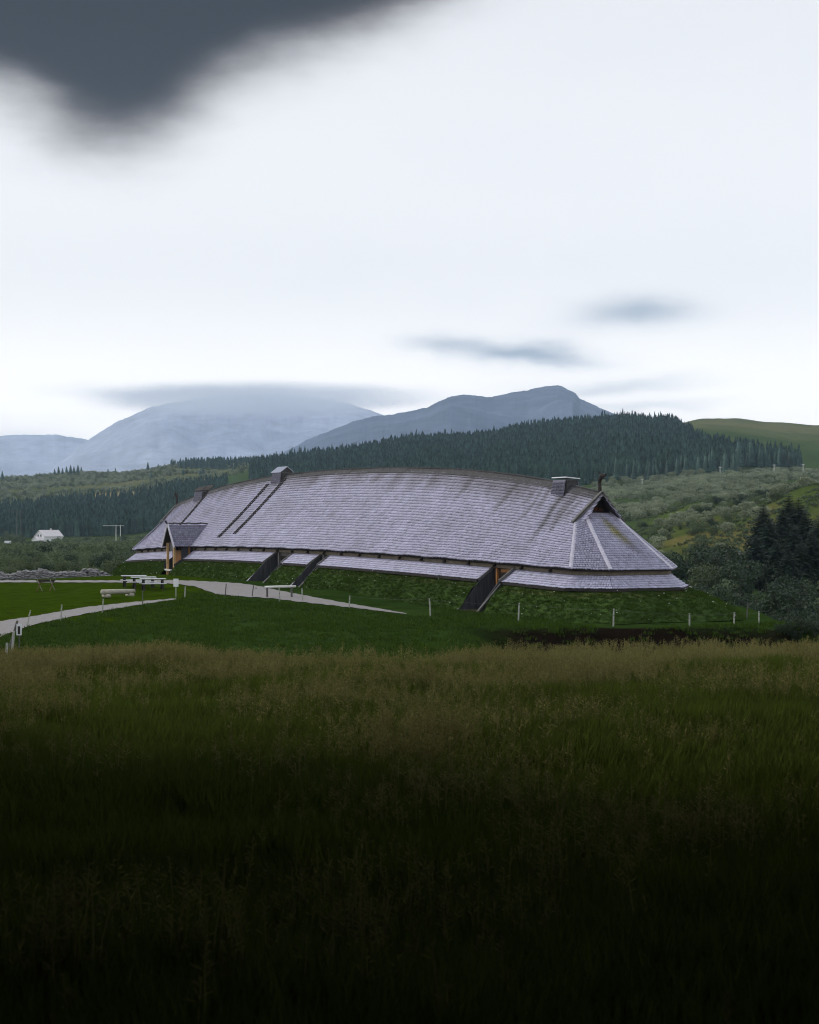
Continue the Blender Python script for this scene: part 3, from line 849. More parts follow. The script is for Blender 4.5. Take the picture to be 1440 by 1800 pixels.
# projecting porch
pu, pvf, pvb, pzr, pze, phw = PORCH, 6.62, 3.35, 4.98, 3.22, 1.38
pg = float(GU(pu))
def porch_surf(side):
    def f(a, s):
        a = np.asarray(a); s = np.asarray(s)
        # the back edge follows the main roof, so the lower courses are shorter
        zz = pzr + (pze - pzr) * s
        vb_ = (float(ZR(pu)) - zz) / ((float(ZR(pu)) - float(ZE(pu))) / float(W_(pu))) - .05
        v = pvf + (vb_ - pvf) * a
        return np.stack([pu + side * phw * s, v, zz], -1)
    return f
for side in (-1, 1):
    d = sheet('porch_roof', porch_surf(side), 5, 5, M['deck'], house, .02)
    shingle_patch('shingles', porch_surf(side), 10, .16, d, lambda a, s, P: np.repeat(SIL[None] * .62, len(a), 0))
    MB().bar((pu, pvf + .06, pzr + .12), (pu + side * (phw + .12), pvf + .02, pze - .06), .07, .22, (side * .5, 0, 1)).build('porch_barge_board', M['hipboard'], house)
mb = MB()
for k in range(6): mb.bar((pu, pvf + .15 - k * .58, pzr + .12 + .03 * (k % 2)), (pu, pvf - .45 - k * .58, pzr + .10), .26, .10)
mb.bar((pu, pvf + .1, pzr + .12), (pu, pvf + .25, pzr + .34), .10, .14)
mb.build('porch_ridge', M['ridge'], house)
MB().prism([(pu - 1.1, pvf - .45, pze + .1), (pu + 1.1, pvf - .45, pze + .1), (pu, pvf - .45, pzr - .12)], (0, -.06, 0)).build('porch_gable', M['tar'], house)
MB().box((pu - .0, pvf - .40, pze + .02), (1.5, .06, .62)).build('porch_fascia_panel', M['barge'], house)
for du in (-.78, .78):
    MB().bar((pu + du, pvf - .25, pg - .1), (pu + du, pvf - .25, pze + .3), .17, .17, (1, 0, 0)).build('porch_post', M['pine'], house)
    MB().bar((pu + du * 1.35, pvf - 1.4, pg - .1), (pu + du * 1.35, pvf - 1.4, pze + .15), .14, .16, (1, 0, 0)).build('porch_post', M['orange'], house)
    MB().box((pu + du * 1.35, pvf - 1.55, (pg + pze) / 2), (.06, 1.6, pze - pg)).build('porch_side_wall', M['planks'], house)
    poly = [(0, pvf - 1.0, pze - .75), (0, pvf - .15, pze - 1.35), (0, pvf - .05, pg + 1.0), (0, pvf - .4, pg - .1), (0, pvf - 2.6, pg - .1), (0, pvf - 2.6, pze - .75)]
    MB().prism([(pu + du * 1.62 + p[0], p[1], p[2]) for p in poly], (.08, 0, 0)).build('porch_wing', M['planks'], house)
dr = MB().box((pu, pvf - .95, pg + 1.05), (1.9, .06, 2.1)).build('porch_door', M['orange'], house)
for k in range(5): MB().box((pu - .7 + k * .35, pvf - .90, pg + 1.05), (.32, .05, 2.0)).build('door_plank', M['orange'], dr)
MB().box((pu - .55, pvf - .84, pg + 1.0), (.05, .06, .16)).build('door_handle', M['darkwood'], dr)
MB().bar((pu - 1.05, pvf - .12, pg + .46), (pu + 1.05, pvf - .12, pg + .50), .12, .12).build('porch_rail', M['whitewood'], house)

# smoke vents on the ridge
def roof_pt(u, s, lift=0.0):
    P = main_surf(1)(np.array([(u + float(umax(np.array(s)))) / (2 * float(umax(np.array(s))))]), np.array([s]))[0]
    return Vector((P[0], P[1], P[2] + lift))
def vent(u, wu, wv, h, kind):
    z = float(ZR(u))
    # shingled box astride the ridge
    mb = MB().box((u, 0, z - .55 + (h + .55) / 2 + .0), (wu, wv, h + .55)); box = mb.build('smoke_vent', M['barge'], house)
    for side in (1, -1):
        sf = quad_surf((u - wu / 2 - .03, side * (wv / 2 + .02), z + h), (u + wu / 2 + .03, side * (wv / 2 + .02), z + h), (u - wu / 2 - .03, side * (wv / 2 + .16), z - .60), (u + wu / 2 + .03, side * (wv / 2 + .16), z - .60))
        sp = shingle_patch('vent_shingles', sf, 5, .14, box, lambda a, s, P: np.repeat(SIL[None] * .5, len(a), 0), lift=.01)
    for su in (-1, 1):
        MB().box((u + su * (wu / 2 + .04), 0, z + h / 2 - .2), (.06, wv * .96, h + .3)).build('vent_end_board', M['ridge'], box)
    if kind == 'lid':
        MB().box((u - .05, .0, z + h + .10), (wu + .26, wv + .24, .06), Matrix.Rotation(.07, 3, 'X')).build('vent_lid', M['lid'], box)
    elif kind == 'cap':
        mb = MB(); hw = wv / 2 + .16
        for side in (1, -1):
            mb.prism([(u - wu / 2 - .12, 0, z + h + .42), (u + wu / 2 + .12, 0, z + h + .42), (u + wu / 2 + .12, side * hw, z + h - .02), (u - wu / 2 - .12, side * hw, z + h - .02)], (0, 0, .05))
        mb.build('vent_cap', M['metal'], box)
        for su in (-1, 1):
            MB().prism([(u + su * wu / 2, -hw + .1, z + h), (u + su * wu / 2, hw - .1, z + h), (u + su * wu / 2, 0, z + h + .38)], (su * .03, 0, 0)).build('vent_gable', M['ridge'], box)
    else:
        mb = MB()
        mb.prism([(u - wu / 2, .1, z + h + .36), (u + wu / 2, .1, z + h + .36), (u + wu / 2, wv / 2 + .2, z + h + .02), (u - wu / 2, wv / 2 + .2, z + h + .02)], (0, 0, .05))
        mb.prism([(u - wu / 2, -.05, z + h + .02), (u + wu / 2, -.05, z + h + .02), (u + wu / 2, -wv / 2 - .2, z + h + .50), (u - wu / 2, -wv / 2 - .2, z + h + .50)], (0, 0, .05))
        mb.build('vent_cap', M['darkwood'], box)
vent(-31.1, 1.25, .72, .36, 'lid')
vent(10.05, 1.7, .85, .34, 'cap')
vent(27.6, 1.9, .85, .26, 'open')

# ladders lying on the roof
def roof_ladder(u, s0, s1, label):
    p0, p1 = roof_pt(u, s0, .14), roof_pt(u, s1, .14)
    Mw = house_M
    t = empty('roof_ladder', Mw @ p1, math.pi / 2 + HAZ); tag(t, label, 'ladder', 'ladders lying on the roof')
    n = 8
    for du in (-.19, .19):
        mb = MB()
        for k in range(n):
            a, b = roof_pt(u + du, s0 + (s1 - s0) * k / n, .15), roof_pt(u + du, s0 + (s1 - s0) * (k + 1) / n, .15)
            mb.bar(a - p1, b - p1, .075, .11)
        mb.build('rail', M['darkwood'], t)
    L = (p1 - p0).length; m = int(L / .42)
    for k in range(m):
        s = s0 + (s1 - s0) * (k + .5) / m
        MB().bar(roof_pt(u - .27, s, .20) - p1, roof_pt(u + .27, s, .20) - p1, .07, .07).build('rung', M['darkwood'], t)
house_M = Matrix.Translation(house.location) @ Matrix.Rotation(math.pi / 2 + HAZ, 4, 'Z')
roof_ladder(11.5, .11, .89, 'dark roof ladder running down left of the metal-capped middle smoke vent')
roof_ladder(8.65, .06, .84, 'dark roof ladder running down right of the metal-capped middle smoke vent')
roof_ladder(26.2, .04, .80, 'dark roof ladder running from the far smoke vent down behind the porch')

# ------------------------------------------------------------------ mountains
def mountain(name, sky_line, Y, front, back, seed, label, rough=.06, base=-8, col=(.44, .48, .58)):  # default col is rock with the pale blue of distance haze mixed in
    sl = np.array(sky_line, float)
    pxs = np.arange(sl[0, 0], sl[-1, 0] + .1, 2.0)
    top = CAMZ + (HOR - np.interp(pxs, sl[:, 0], sl[:, 1]) - .9 * fbm(pxs / 9, pxs * 0, seed, 3) - .5 * vnoise(pxs / 2.6, pxs * 0, seed + 5)) / FPX * Y
    ts = np.concatenate([np.linspace(-1, 0, 34), np.linspace(0, 1, 12)[1:]])
    X0 = (pxs - 720) / FPX * Y
    V, Cc = [], []
    for i, x in enumerate(X0):
        for t in ts:
            y = Y + (t * front if t < 0 else t * back)
            prof = (1 - abs(t)) ** 1.15
            h = base + (top[i] - base) * prof
            rid = 1 - 2 * np.abs(fbm(x / 800, y / 1000, seed)); k = abs(t) * (1 - abs(t)) * 4
            h = h + rid * (top[i] - base) * rough * 2.0 * min(1, k * abs(t) * 3) + fbm(x / 90, y / 90, seed + 7) * (top[i] - base) * .03 * min(1, abs(t) * 8 + .06)
            V.append((x * y / Y, y, h))
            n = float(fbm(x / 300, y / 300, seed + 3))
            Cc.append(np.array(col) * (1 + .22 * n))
    n, m = len(X0), len(ts)
    i = np.arange(n * m).reshape(n, m)
    F = np.stack([i[:-1, :-1], i[1:, :-1], i[1:, 1:], i[:-1, 1:]], -1).reshape(-1, 4)
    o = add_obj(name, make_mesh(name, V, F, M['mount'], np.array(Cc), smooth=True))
    return tag(o, label, 'mountain', kind='structure')
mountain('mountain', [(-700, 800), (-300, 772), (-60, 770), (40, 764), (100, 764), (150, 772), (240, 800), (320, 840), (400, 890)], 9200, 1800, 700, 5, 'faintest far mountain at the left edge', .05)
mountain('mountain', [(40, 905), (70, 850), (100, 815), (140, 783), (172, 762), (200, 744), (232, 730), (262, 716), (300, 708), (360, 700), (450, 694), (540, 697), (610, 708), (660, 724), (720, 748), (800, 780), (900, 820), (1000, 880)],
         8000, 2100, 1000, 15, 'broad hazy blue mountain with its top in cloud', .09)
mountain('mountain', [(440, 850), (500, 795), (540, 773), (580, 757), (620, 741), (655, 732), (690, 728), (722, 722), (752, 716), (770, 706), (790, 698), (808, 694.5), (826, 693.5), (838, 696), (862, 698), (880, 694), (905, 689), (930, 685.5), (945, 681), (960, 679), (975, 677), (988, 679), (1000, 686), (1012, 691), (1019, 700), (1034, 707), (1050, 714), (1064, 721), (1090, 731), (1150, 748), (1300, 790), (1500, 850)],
         5600, 1900, 900, 25, 'blue mountain with a craggy double summit', .11, -8, (.13, .16, .22))  # haze blue mixed into this darker rock colour as well

# ------------------------------------------------------------------ vegetation prototypes
def quads(cent, size, seed, flat=0.0, aspect=1.0, nrm=None):
    r = np.random.default_rng(seed); n = len(cent)
    a = r.normal(size=(n, 3)); a[:, 2] *= (1 - flat)
    if nrm is not None:
        nn = nrm + r.normal(0, .45, (n, 3)); nn /= np.linalg.norm(nn, axis=1)[:, None]; a = a - nn * (a * nn).sum(1)[:, None]
    a /= np.linalg.norm(a, axis=1)[:, None]
    b = r.normal(size=(n, 3)) if nrm is None else np.cross(nn, a)
    b -= a * (a * b).sum(1)[:, None]; b /= np.linalg.norm(b, axis=1)[:, None]
    sz = np.asarray(size) * r.uniform(.6, 1.3, n)
    a = a * sz[:, None] / 2 * aspect; b = b * sz[:, None] / 2
    V = np.stack([cent - a, cent + b * .8, cent + a, cent - b * .8], 1).reshape(-1, 3)
    F = np.arange(n * 4).reshape(-1, 4)
    return V, F

def shrub_meshes(name, h, w, nleaf, leaf, mat, seed, stems=5, lumps=11):
    r = np.random.default_rng(seed)
    cs = []
    for k in range(lumps):
        a = r.uniform(0, 2 * math.pi); q = math.sqrt(r.random()) * w * .36
        zc = h * r.uniform(.30, .80) * (1 - .25 * (q / (w * .4)) ** 2)
        cs.append((q * math.cos(a), q * math.sin(a), zc, w * r.uniform(.12, .25), h * r.uniform(.12, .24)))
    cs = np.array(cs)
    pick = r.integers(0, lumps, nleaf)
    d = r.normal(size=(nleaf, 3)); d /= np.linalg.norm(d, axis=1)[:, None]
    rad = r.uniform(.72, 1.08, nleaf)
    P = cs[pick, :3] + d * rad[:, None] * np.stack([cs[pick, 3], cs[pick, 3], cs[pick, 4]], 1)
    skirt = int(nleaf * .18)                          # low leaves down to the ground
    P[:skirt, 2] = r.uniform(.04, .4, skirt) * h
    P[:, 2] = np.maximum(P[:, 2], .05)
    V, F = quads(P, leaf, seed + 1, nrm=d)
    crown = make_mesh(name + '_crown', V, F, mat)
    mb = MB()
    for k in range(stems):
        a = 2 * math.pi * k / stems + r.uniform(0, 1); q = w * .2
        mb.tube([(.08 * math.cos(a), .08 * math.sin(a), -.4), (q * .5 * math.cos(a), q * .5 * math.sin(a), h * .35), (q * math.cos(a), q * math.sin(a), h * .72)], [.05 * h / 4, .04 * h / 4, .015 * h / 4], 5, False)
    trunk = make_mesh(name + '_trunk', mb.V, mb.F, M['birchbark'])
    return crown, trunk

def spruce_meshes(name, H, seed, levels=46, per_level=9, detail=6, spread=.22):
    r = np.random.default_rng(seed)
    V, F = [], []
    for l in range(levels):
        t = (l + .3) / levels
        z = H * (.05 + .93 * t)
        L = H * spread * (1 - t) ** .80 * (1 + .14 * r.normal()) + .22
        nb = max(4, int(per_level * (1 - .4 * t)))
        a0 = r.uniform(0, 6.28)
        for b in range(nb):
            a = a0 + 2 * math.pi * b / nb + r.normal() * .15
            Lb = L * r.uniform(.72, 1.15)
            dirv = np.array([math.cos(a), math.sin(a), 0]); side = np.array([-math.sin(a), math.cos(a), 0])
            droop = .28 + .25 * (1 - t)
            def pt(q): return np.array([0, 0, z]) + dirv * Lb * q + np.array([0, 0, -droop * Lb * q * q + .18 * Lb * max(0, q - .6)])
            for k in range(detail):
                q0 = .06 + .9 * k / detail; q1 = q0 + 1.25 / detail
                wd = Lb * .30 * (1 - .6 * q0) + .12
                p0, p1 = pt(q0), pt(min(q1, 1.05))
                for sg in (-1, 1):
                    n = len(V)
                    tip = p1 + side * sg * wd * r.uniform(.7, 1.2) + np.array([0, 0, -.30 * wd - r.uniform(0, .12) * wd])
                    V += [tuple(p0), tuple(p1), tuple(tip)]; F.append((n, n + 1, n + 2))
                n = len(V)                               # hanging twigs
                V += [tuple(p0), tuple(p1), tuple((p0 + p1) / 2 + np.array([0, 0, -wd * .8]) + side * wd * .15 * r.normal())]; F.append((n, n + 1, n + 2))
    crown = make_mesh(name + '_crown', V, np.array(F), M['needles'])
    mb = MB(); mb.tube([(0, 0, -.6), (0, 0, H * .5), (0, 0, H * .98)], [H * .018, H * .012, .02], 7)
    return crown, make_mesh(name + '_trunk', mb.V, mb.F, M['bark'])

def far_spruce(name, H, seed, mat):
    r = np.random.default_rng(seed)
    V, F = [], []
    lv = 9
    for l in range(lv):
        t = l / lv
        z0 = H * (.04 + .90 * t); L = H * .17 * (1 - t) ** .8 + .15; h = H * .19
        n = 8
        a0 = r.uniform(0, 6)
        c = len(V); V.append((0, 0, z0 + h))
        ring = []
        for k in range(2 * n):
            a = a0 + math.pi * k / n
            q = L * (r.uniform(.85, 1.2) if k % 2 == 0 else r.uniform(.45, .6))
            V.append((q * math.cos(a), q * math.sin(a), z0 - (.12 * L if k % 2 == 0 else -.05 * L))); ring.append(len(V) - 1)
        for k in range(2 * n): F.append((c, ring[k], ring[(k + 1) % (2 * n)]))
    crown = make_mesh(name + '_crown', V, np.array(F), mat)
    mb = MB(); mb.tube([(0, 0, -.8), (0, 0, H * .3)], [.18, .12], 5)
    return crown, make_mesh(name + '_trunk', mb.V, mb.F, M['bark'])

def plant(name, meshes, loc, scale, rz, label, cat, group, sxy=1.0):
    t = empty(name, loc, rz); t.scale = (scale * sxy, scale * sxy, scale)
    tag(t, label, cat, group)
    c = add_obj('crown', meshes[0], t); k = add_obj('trunk', meshes[1], t)
    return t

# grass clumps
def clump(name, n, h, spread, mat, seed, wid=.012, lean=.35, panicle=None, npan=0, ph=.75):
    r = np.random.default_rng(seed)
    V, F, MI = [], [], []
    for k in range(n):
        a = r.uniform(0, 6.28); q = spread * math.sqrt(r.random()); b = np.array([q * math.cos(a), q * math.sin(a), -.02])
        hh = h * r.uniform(.55, 1.1); ln = lean * hh * r.uniform(.3, 1.2); a2 = r.uniform(0, 6.28)
        d = np.array([math.cos(a2), math.sin(a2), 0]); s = np.array([-math.sin(a2), math.cos(a2), 0]) * wid * r.uniform(.7, 1.4)
        m = b + d * ln * .35 + np.array([0, 0, hh * .6]); t = b + d * ln + np.array([0, 0, hh])
        i = len(V); V += [b - s, b + s, m + s * .8, m - s * .8, t]
        F += [(i, i + 1, i + 2, i + 3), (i + 3, i + 2, i + 4)]; MI += [0, 0]
    for k in range(npan):
        a = r.uniform(0, 6.28); q = spread * math.sqrt(r.random()); b = np.array([q * math.cos(a), q * math.sin(a), 0])
        hh = ph * r.uniform(.75, 1.15); a2 = r.uniform(0, 6.28); d = np.array([math.cos(a2), math.sin(a2), 0]); ln = hh * r.uniform(.05, .3)
        s = np.array([-math.sin(a2), math.cos(a2), 0]) * .004
        t = b + d * ln + np.array([0, 0, hh]); m = b + d * ln * .3 + np.array([0, 0, hh * .6])
        i = len(V); V += [b - s, b + s, m + s, m - s, t + s * .5, t - s * .5]
        F += [(i, i + 1, i + 2, i + 3), (i + 3, i + 2, i + 4, i + 5)]; MI += [1, 1]
        for j in range(9):                               # loose seed head
            f = j / 9; c0 = m + (t - m) * (.45 + .55 * f)
            e = r.normal(size=3) * np.array([1, 1, .5]); e /= np.linalg.norm(e)
            L = .055 * (1.15 - f) + .018
            c1 = c0 + e * L + np.array([0, 0, L * .5]); w2 = np.cross(e, [0, 0, 1]) * .006 + np.array([0, 0, .003])
            i = len(V); V += [c0, c0 + (c1 - c0) * .6 + w2, c1, c0 + (c1 - c0) * .6 - w2]; F.append((i, i + 1, i + 2, i + 3)); MI.append(1)
    me = make_mesh(name, V, F, None)
    me.materials.append(mat); me.materials.append(panicle or mat)
    me.polygons.foreach_set('material_index', np.array(MI, dtype=np.int32))
    return me

def scatter(name, P, proto, scale, label, cat, parent=None):
    """one 'stuff' object: instances of proto on the given points"""
    P = np.asarray(P, dtype=np.float32)
    me = bpy.data.meshes.new(name); me.vertices.add(len(P)); me.vertices.foreach_set('co', P.ravel())
    a = me.attributes.new('inst_scale', 'FLOAT', 'POINT'); a.data.foreach_set('value', np.asarray(scale, dtype=np.float32))
    b = me.attributes.new('inst_rot', 'FLOAT_VECTOR', 'POINT')
    rot = np.zeros((len(P), 3), dtype=np.float32); rot[:, 2] = rng.uniform(0, 6.28, len(P)); rot[:, :2] = rng.normal(0, .06, (len(P), 2))
    b.data.foreach_set('vector', rot.ravel())
    o = add_obj(name, me, parent)
    ng = bpy.data.node_groups.new(name + '_scatter', 'GeometryNodeTree')
    ng.interface.new_socket('Geometry', in_out='INPUT', socket_type='NodeSocketGeometry')
    ng.interface.new_socket('Geometry', in_out='OUTPUT', socket_type='NodeSocketGeometry')
    gi, go = ng.nodes.new('NodeGroupInput'), ng.nodes.new('NodeGroupOutput')
    ip = ng.nodes.new('GeometryNodeInstanceOnPoints')
    oi = ng.nodes.new('GeometryNodeObjectInfo'); oi.inputs['As Instance'].default_value = True
    oi.inputs['Object'].default_value = proto
    ns = ng.nodes.new('GeometryNodeInputNamedAttribute'); ns.data_type = 'FLOAT'; ns.inputs[0].default_value = 'inst_scale'
    nr_ = ng.nodes.new('GeometryNodeInputNamedAttribute'); nr_.data_type = 'FLOAT_VECTOR'; nr_.inputs[0].default_value = 'inst_rot'
    er = ng.nodes.new('FunctionNodeEulerToRotation')
    L = ng.links.new
    L(gi.outputs[0], ip.inputs['Points']); L(oi.outputs['Geometry'], ip.inputs['Instance'])
    L(ns.outputs['Attribute'], ip.inputs['Scale']); L(nr_.outputs['Attribute'], er.inputs[0]); L(er.outputs[0], ip.inputs['Rotation'])
    L(ip.outputs[0], go.inputs[0])
    md = o.modifiers.new('scatter', 'NODES'); md.node_group = ng
    return tag(o, label, cat, kind='stuff')
def proto(me): return bpy.data.objects.new(me.name, me)

def join_meshes(name, meshes):
    V, F, MI, mats = [], [], [], []
    for k, me in enumerate(meshes):
        b = len(V); V += [tuple(v.co) for v in me.vertices]; F += [tuple(i + b for i in p.vertices) for p in me.polygons]
        MI += [k] * len(me.polygons); mats.append(me.materials[0])
    m = make_mesh(name, V, F, None)
    for x in mats: m.materials.append(x)
    m.polygons.foreach_set('material_index', np.array(MI, dtype=np.int32))
    return m

# ------------------------------------------------------------------ tall meadow in front
def fan_points(y0, y1, dens, margin=1.5):
    n = int(dens * (.24 * (y1 ** 2 - y0 ** 2) + 2 * margin * (y1 - y0)))
    # uniform over the trapezoid seen by the camera (with a margin)
    y = np.sqrt(rng.uniform(y0 ** 2, y1 ** 2, n)); x = rng.uniform(-1, 1, n) * (.245 * y + margin)
    return x, y
cl_green = proto(clump('green_clump', 20, .50, .16, M['blade'], 1, .010, .4))
cl_mix = proto(clump('mixed_clump', 14, .46, .16, M['blade'], 2, .010, .4, M['tanblade'], 3, .62))
cl_seed = proto(clump('seed_clump', 9, .42, .15, M['blade'], 3, .010, .4, M['tanblade'], 7, .66))
x, y = fan_points(7.5, 47, 62)
z = terrain(x, y)
sel = fbm(x / 4.0, y / 4.0, 201) * .7 + fbm(x / 1.3, y / 1.3, 202) * .35 + rng.normal(0, .22, len(x)) + np.interp(y, [8, 30, 38], [-.24, -.12, .14])
hs = (1 + .42 * fbm(x / 2.2, y / 2.2, 203)) * rng.uniform(.8, 1.2, len(x))
for k, (m, p, lab) in enumerate(((sel < .26, cl_green, 'dark green leafy grass of the tall meadow'), ((sel >= .26) & (sel < .60), cl_mix, 'mixed grass of the tall meadow with some seed heads'), (sel >= .60, cl_seed, 'tan seed heads standing over the tall meadow'))):
    scatter('meadow_grass', np.column_stack([x, y, z])[m], p, hs[m] * 1.05, lab, 'grass')
n = 9000
x = rng.uniform(1.0, 24, n); y = rng.uniform(62, 82.5, n)
kk = (rng.random(n) < sstep(x, 4, 9) * (.35 + .65 * sstep(fbm(x / 2, y / 2, 207), -.4, .3)) * np.interp(y, [62, 79, 82.5], [1, .8, .05]))
scatter('bank_grass', np.column_stack([x, y, terrain(x, y)])[kk], cl_seed, rng.uniform(.8, 1.7, kk.sum()), 'tall seeding grass growing at the foot of the earth bank', 'grass')
# rough green slope below the path and grassy lip of the bank
cl_rough = proto(clump('rough_clump', 18, .17, .22, M['greenblade'], 5, .014, .7))
n = 26000
y = np.sqrt(rng.uniform(60 ** 2, 112 ** 2, n)); x = rng.uniform(-.27, .27, n) * y
px = 720 + FPX * x / y; u, v = to_uv(x, y)
row = HOR - FPX * (terrain(x, y) - CAMZ) / y
rl = np.interp(px, [0, 60, 150, 230, 312, 330, 385, 450, 480, 520, 600, 660, 715, 760], [1121, 1100, 1081, 1068, 1055, 1040, 1047, 1053, 1055, 1060, 1069, 1076, 1082, 1086])
front = (row > rl + 1.0) & (px < 760)
right = (px >= 760) & (v > -9) & ~((u > -44) & (u < 40) & (v < W_(np.clip(u, -37, 37)) + 2.0)) & (x < 20)
keep = (front | right) & (rng.random(n) < .35 + .65 * sstep(fbm(x / 3, y / 3, 211), -.3, .3))
scatter('rough_grass', np.column_stack([x, y, terrain(x, y)])[keep], cl_rough, rng.uniform(.6, 1.5, keep.sum()), 'rough green grass on the slope below the path', 'grass')
# grass growing on the turf banks (in the house's own space)
cl_turf = proto(clump('turf_clump', 16, .10, .13, M['greenblade'], 6, .010, .9))
TP = np.array(turf_pts)
wx, wy = to_world(TP[:, 0], TP[:, 1])
scatter('turf_grass', np.column_stack([wx, wy, TP[:, 2]]), cl_turf, rng.uniform(.5, 1.2, len(TP)), 'short grass growing on the turf banks of the longhouse', 'grass')
fl = TP[rng.random(len(TP)) < .012]; wx, wy = to_world(fl[:, 0], fl[:, 1])
fm = MB().blob((0, 0, .16), (.035, .035, .02), 6, 3); scatter('white_flowers', np.column_stack([wx, wy, fl[:, 2] + .03]), proto(make_mesh('flower_head', fm.V, fm.F, M['flower'])), rng.uniform(.5, 1.1, len(fl)), 'tiny white flowers dotted over the turf banks', 'flower')

# ------------------------------------------------------------------ woods and shrubs
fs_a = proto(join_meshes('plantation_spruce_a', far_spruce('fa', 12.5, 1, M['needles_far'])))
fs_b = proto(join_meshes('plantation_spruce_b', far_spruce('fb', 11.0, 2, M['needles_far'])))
def grid_fill(px0, px1, y0, y1, sp, keepfun):
    ex = [(p - 720) / FPX * q for p in (px0, px1) for q in (y0, y1)]
    gx_, gy_ = np.meshgrid(np.arange(min(ex), max(ex), sp), np.arange(y0, y1, sp * 1.05))
    x = gx_.ravel() + rng.uniform(-.42, .42, gx_.size) * sp; y = gy_.ravel() + rng.uniform(-.42, .42, gy_.size) * sp
    px = 720 + FPX * x / y
    k = (px > px0) & (px < px1) & keepfun(px, x, y)
    return x[k], y[k]
def in_big(px, x, y):
    low = np.interp(px, [440, 700, 1000, 1080, 1180, 1290, 1300, 1415], [1300, 1050, 960, 930, 930, 930, 1010, 1010]) + 22 * fbm(x / 30, y * 0, 221)
    high = np.interp(px, [470, 560, 700, 900, 1100, 1170, 1200, 1240, 1300, 1380, 1415], [1560, 1700, 1750, 1750, 1750, 1720, 1480, 1300, 1190, 1110, 1070])
    edge = (px < 1408 - np.abs(y - 1060) * .06)
    ride = np.abs(px - 1282 - (y - 960) * .02) > 5.0
    return (y > low) & (y < high) & edge & (ride | (y > 1130))
x, y = grid_fill(440, 1418, 925, 1760, 4.4, in_big)
z = terrain(x, y); sc = rng.uniform(.60, 1.25, len(x)) * (1 + .25 * fbm(x / 28, y / 28, 223))
k = rng.random(len(x)) < .5
front_edge = y < np.interp(720 + FPX * x / y, [440, 700, 1000, 1080, 1180, 1290, 1300, 1415], [1300, 1050, 960, 930, 930, 930, 1010, 1010]) + 14
vis = (720 + FPX * x / y) > 1062
ind = np.nonzero(front_edge & vis)[0][:90]
solo = np.zeros(len(x), bool); solo[ind] = True
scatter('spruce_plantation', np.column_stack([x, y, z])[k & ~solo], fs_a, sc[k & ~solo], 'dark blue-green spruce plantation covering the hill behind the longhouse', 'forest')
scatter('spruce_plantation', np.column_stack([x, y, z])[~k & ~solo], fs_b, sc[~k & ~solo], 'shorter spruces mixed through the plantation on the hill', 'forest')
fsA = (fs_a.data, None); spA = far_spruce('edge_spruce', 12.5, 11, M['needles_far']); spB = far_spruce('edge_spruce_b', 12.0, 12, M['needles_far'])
for i in ind:
    plant('spruce_tree', spA if i % 2 else spB, (x[i], y[i], z[i]), sc[i] * 1.05, rng.uniform(0, 6), 'dark spruce at the front edge of the hillside plantation', 'spruce tree', 'spruces along the plantation edge')
# left wood behind the white farmhouse
def in_left(px, x, y):
    low = np.interp(px, [-120, 0, 130, 220, 420], [965, 955, 945, 985, 1050]) + 16 * fbm(x / 25, y * 0, 231)
    high = np.interp(px, [-120, 60, 200, 330, 420], [1330, 1350, 1390, 1430, 1400])
    return (y > low) & (y < high)
x, y = grid_fill(-120, 400, 930, 1440, 4.6, in_left); z = terrain(x, y); sc = rng.uniform(.65, 1.1, len(x)); k = rng.random(len(x)) < .5
scatter('spruce_wood', np.column_stack([x, y, z])[k], fs_a, sc[k], 'dark spruce wood behind the white farmhouse', 'forest')
scatter('spruce_wood', np.column_stack([x, y, z])[~k], fs_b, sc[~k], 'shorter spruces mixed through the wood behind the farmhouse', 'forest')
# single spruces on the left skyline ridge
for px_, Y_, s_ in [(-8, 1950, 1.5), (4, 1960, 1.25), (70, 1980, .8), (96, 1985, 1.2), (103, 1990, 1.4), (110, 1980, 1.2), (117, 1985, 1.3), (124, 1990, 1.5), (130, 1985, 1.3), (137, 1990, 1.4), (143, 1985, 1.1), (190, 2010, .9), (203, 2010, 1.0), (260, 1990, 1.45), (266, 1700, 1.2), (357, 1700, 1.25), (352, 1710, .9), (278, 2010, .9), (290, 2000, .8), (322, 1720, .9), (412, 1650, 1.1), (455, 1620, 1.2), (468, 1600, 1.0)]:
    p = at(px_, Y_)
    plant('spruce_tree', spA if int(px_) % 2 else spB, p, s_ * .68, rng.uniform(0, 6), 'lone dark spruce on the pale ridge left of the longhouse', 'spruce tree', 'lone spruces on the left ridge', 1.7)
x, y = grid_fill(300, 620, 1560, 2050, 6.5, lambda px, x, y: (y > np.interp(px, [300, 480, 620], [1900, 1760, 1700])) & (fbm(x / 30, y / 40, 241) > -.25))
scatter('ridge_wood', np.column_stack([x, y, terrain(x, y)]), fs_b, rng.uniform(.6, 1.05, len(x)), 'spruce belt along the skyline left of the plantation', 'forest')

# pale shrubs on the left ridge, thicket below the farmhouse
sh_far = [proto(join_meshes('ridge_shrub', shrub_meshes('rs%d' % k, 4.2, 6.0, 200, .62, M['willow'] if k == 0 else M['birch'], 300 + k))) for k in range(2)]
x, y = grid_fill(-120, 480, 1400, 2080, 7.5, lambda px, x, y: (fbm(x / 45, y / 60, 251) > -.12) & ~((720 + FPX * x / y > 150) & (y < 1560)))
k = rng.random(len(x)) < .5
scatter('ridge_shrubs', np.column_stack([x, y, terrain(x, y)])[k], sh_far[0], rng.uniform(.6, 1.4, k.sum()), 'pale willow scrub on the ridge left of the longhouse', 'shrub')
scatter('ridge_shrubs', np.column_stack([x, y, terrain(x, y)])[~k], sh_far[1], rng.uniform(.6, 1.3, (~k).sum()), 'darker birch scrub on the ridge left of the longhouse', 'shrub')

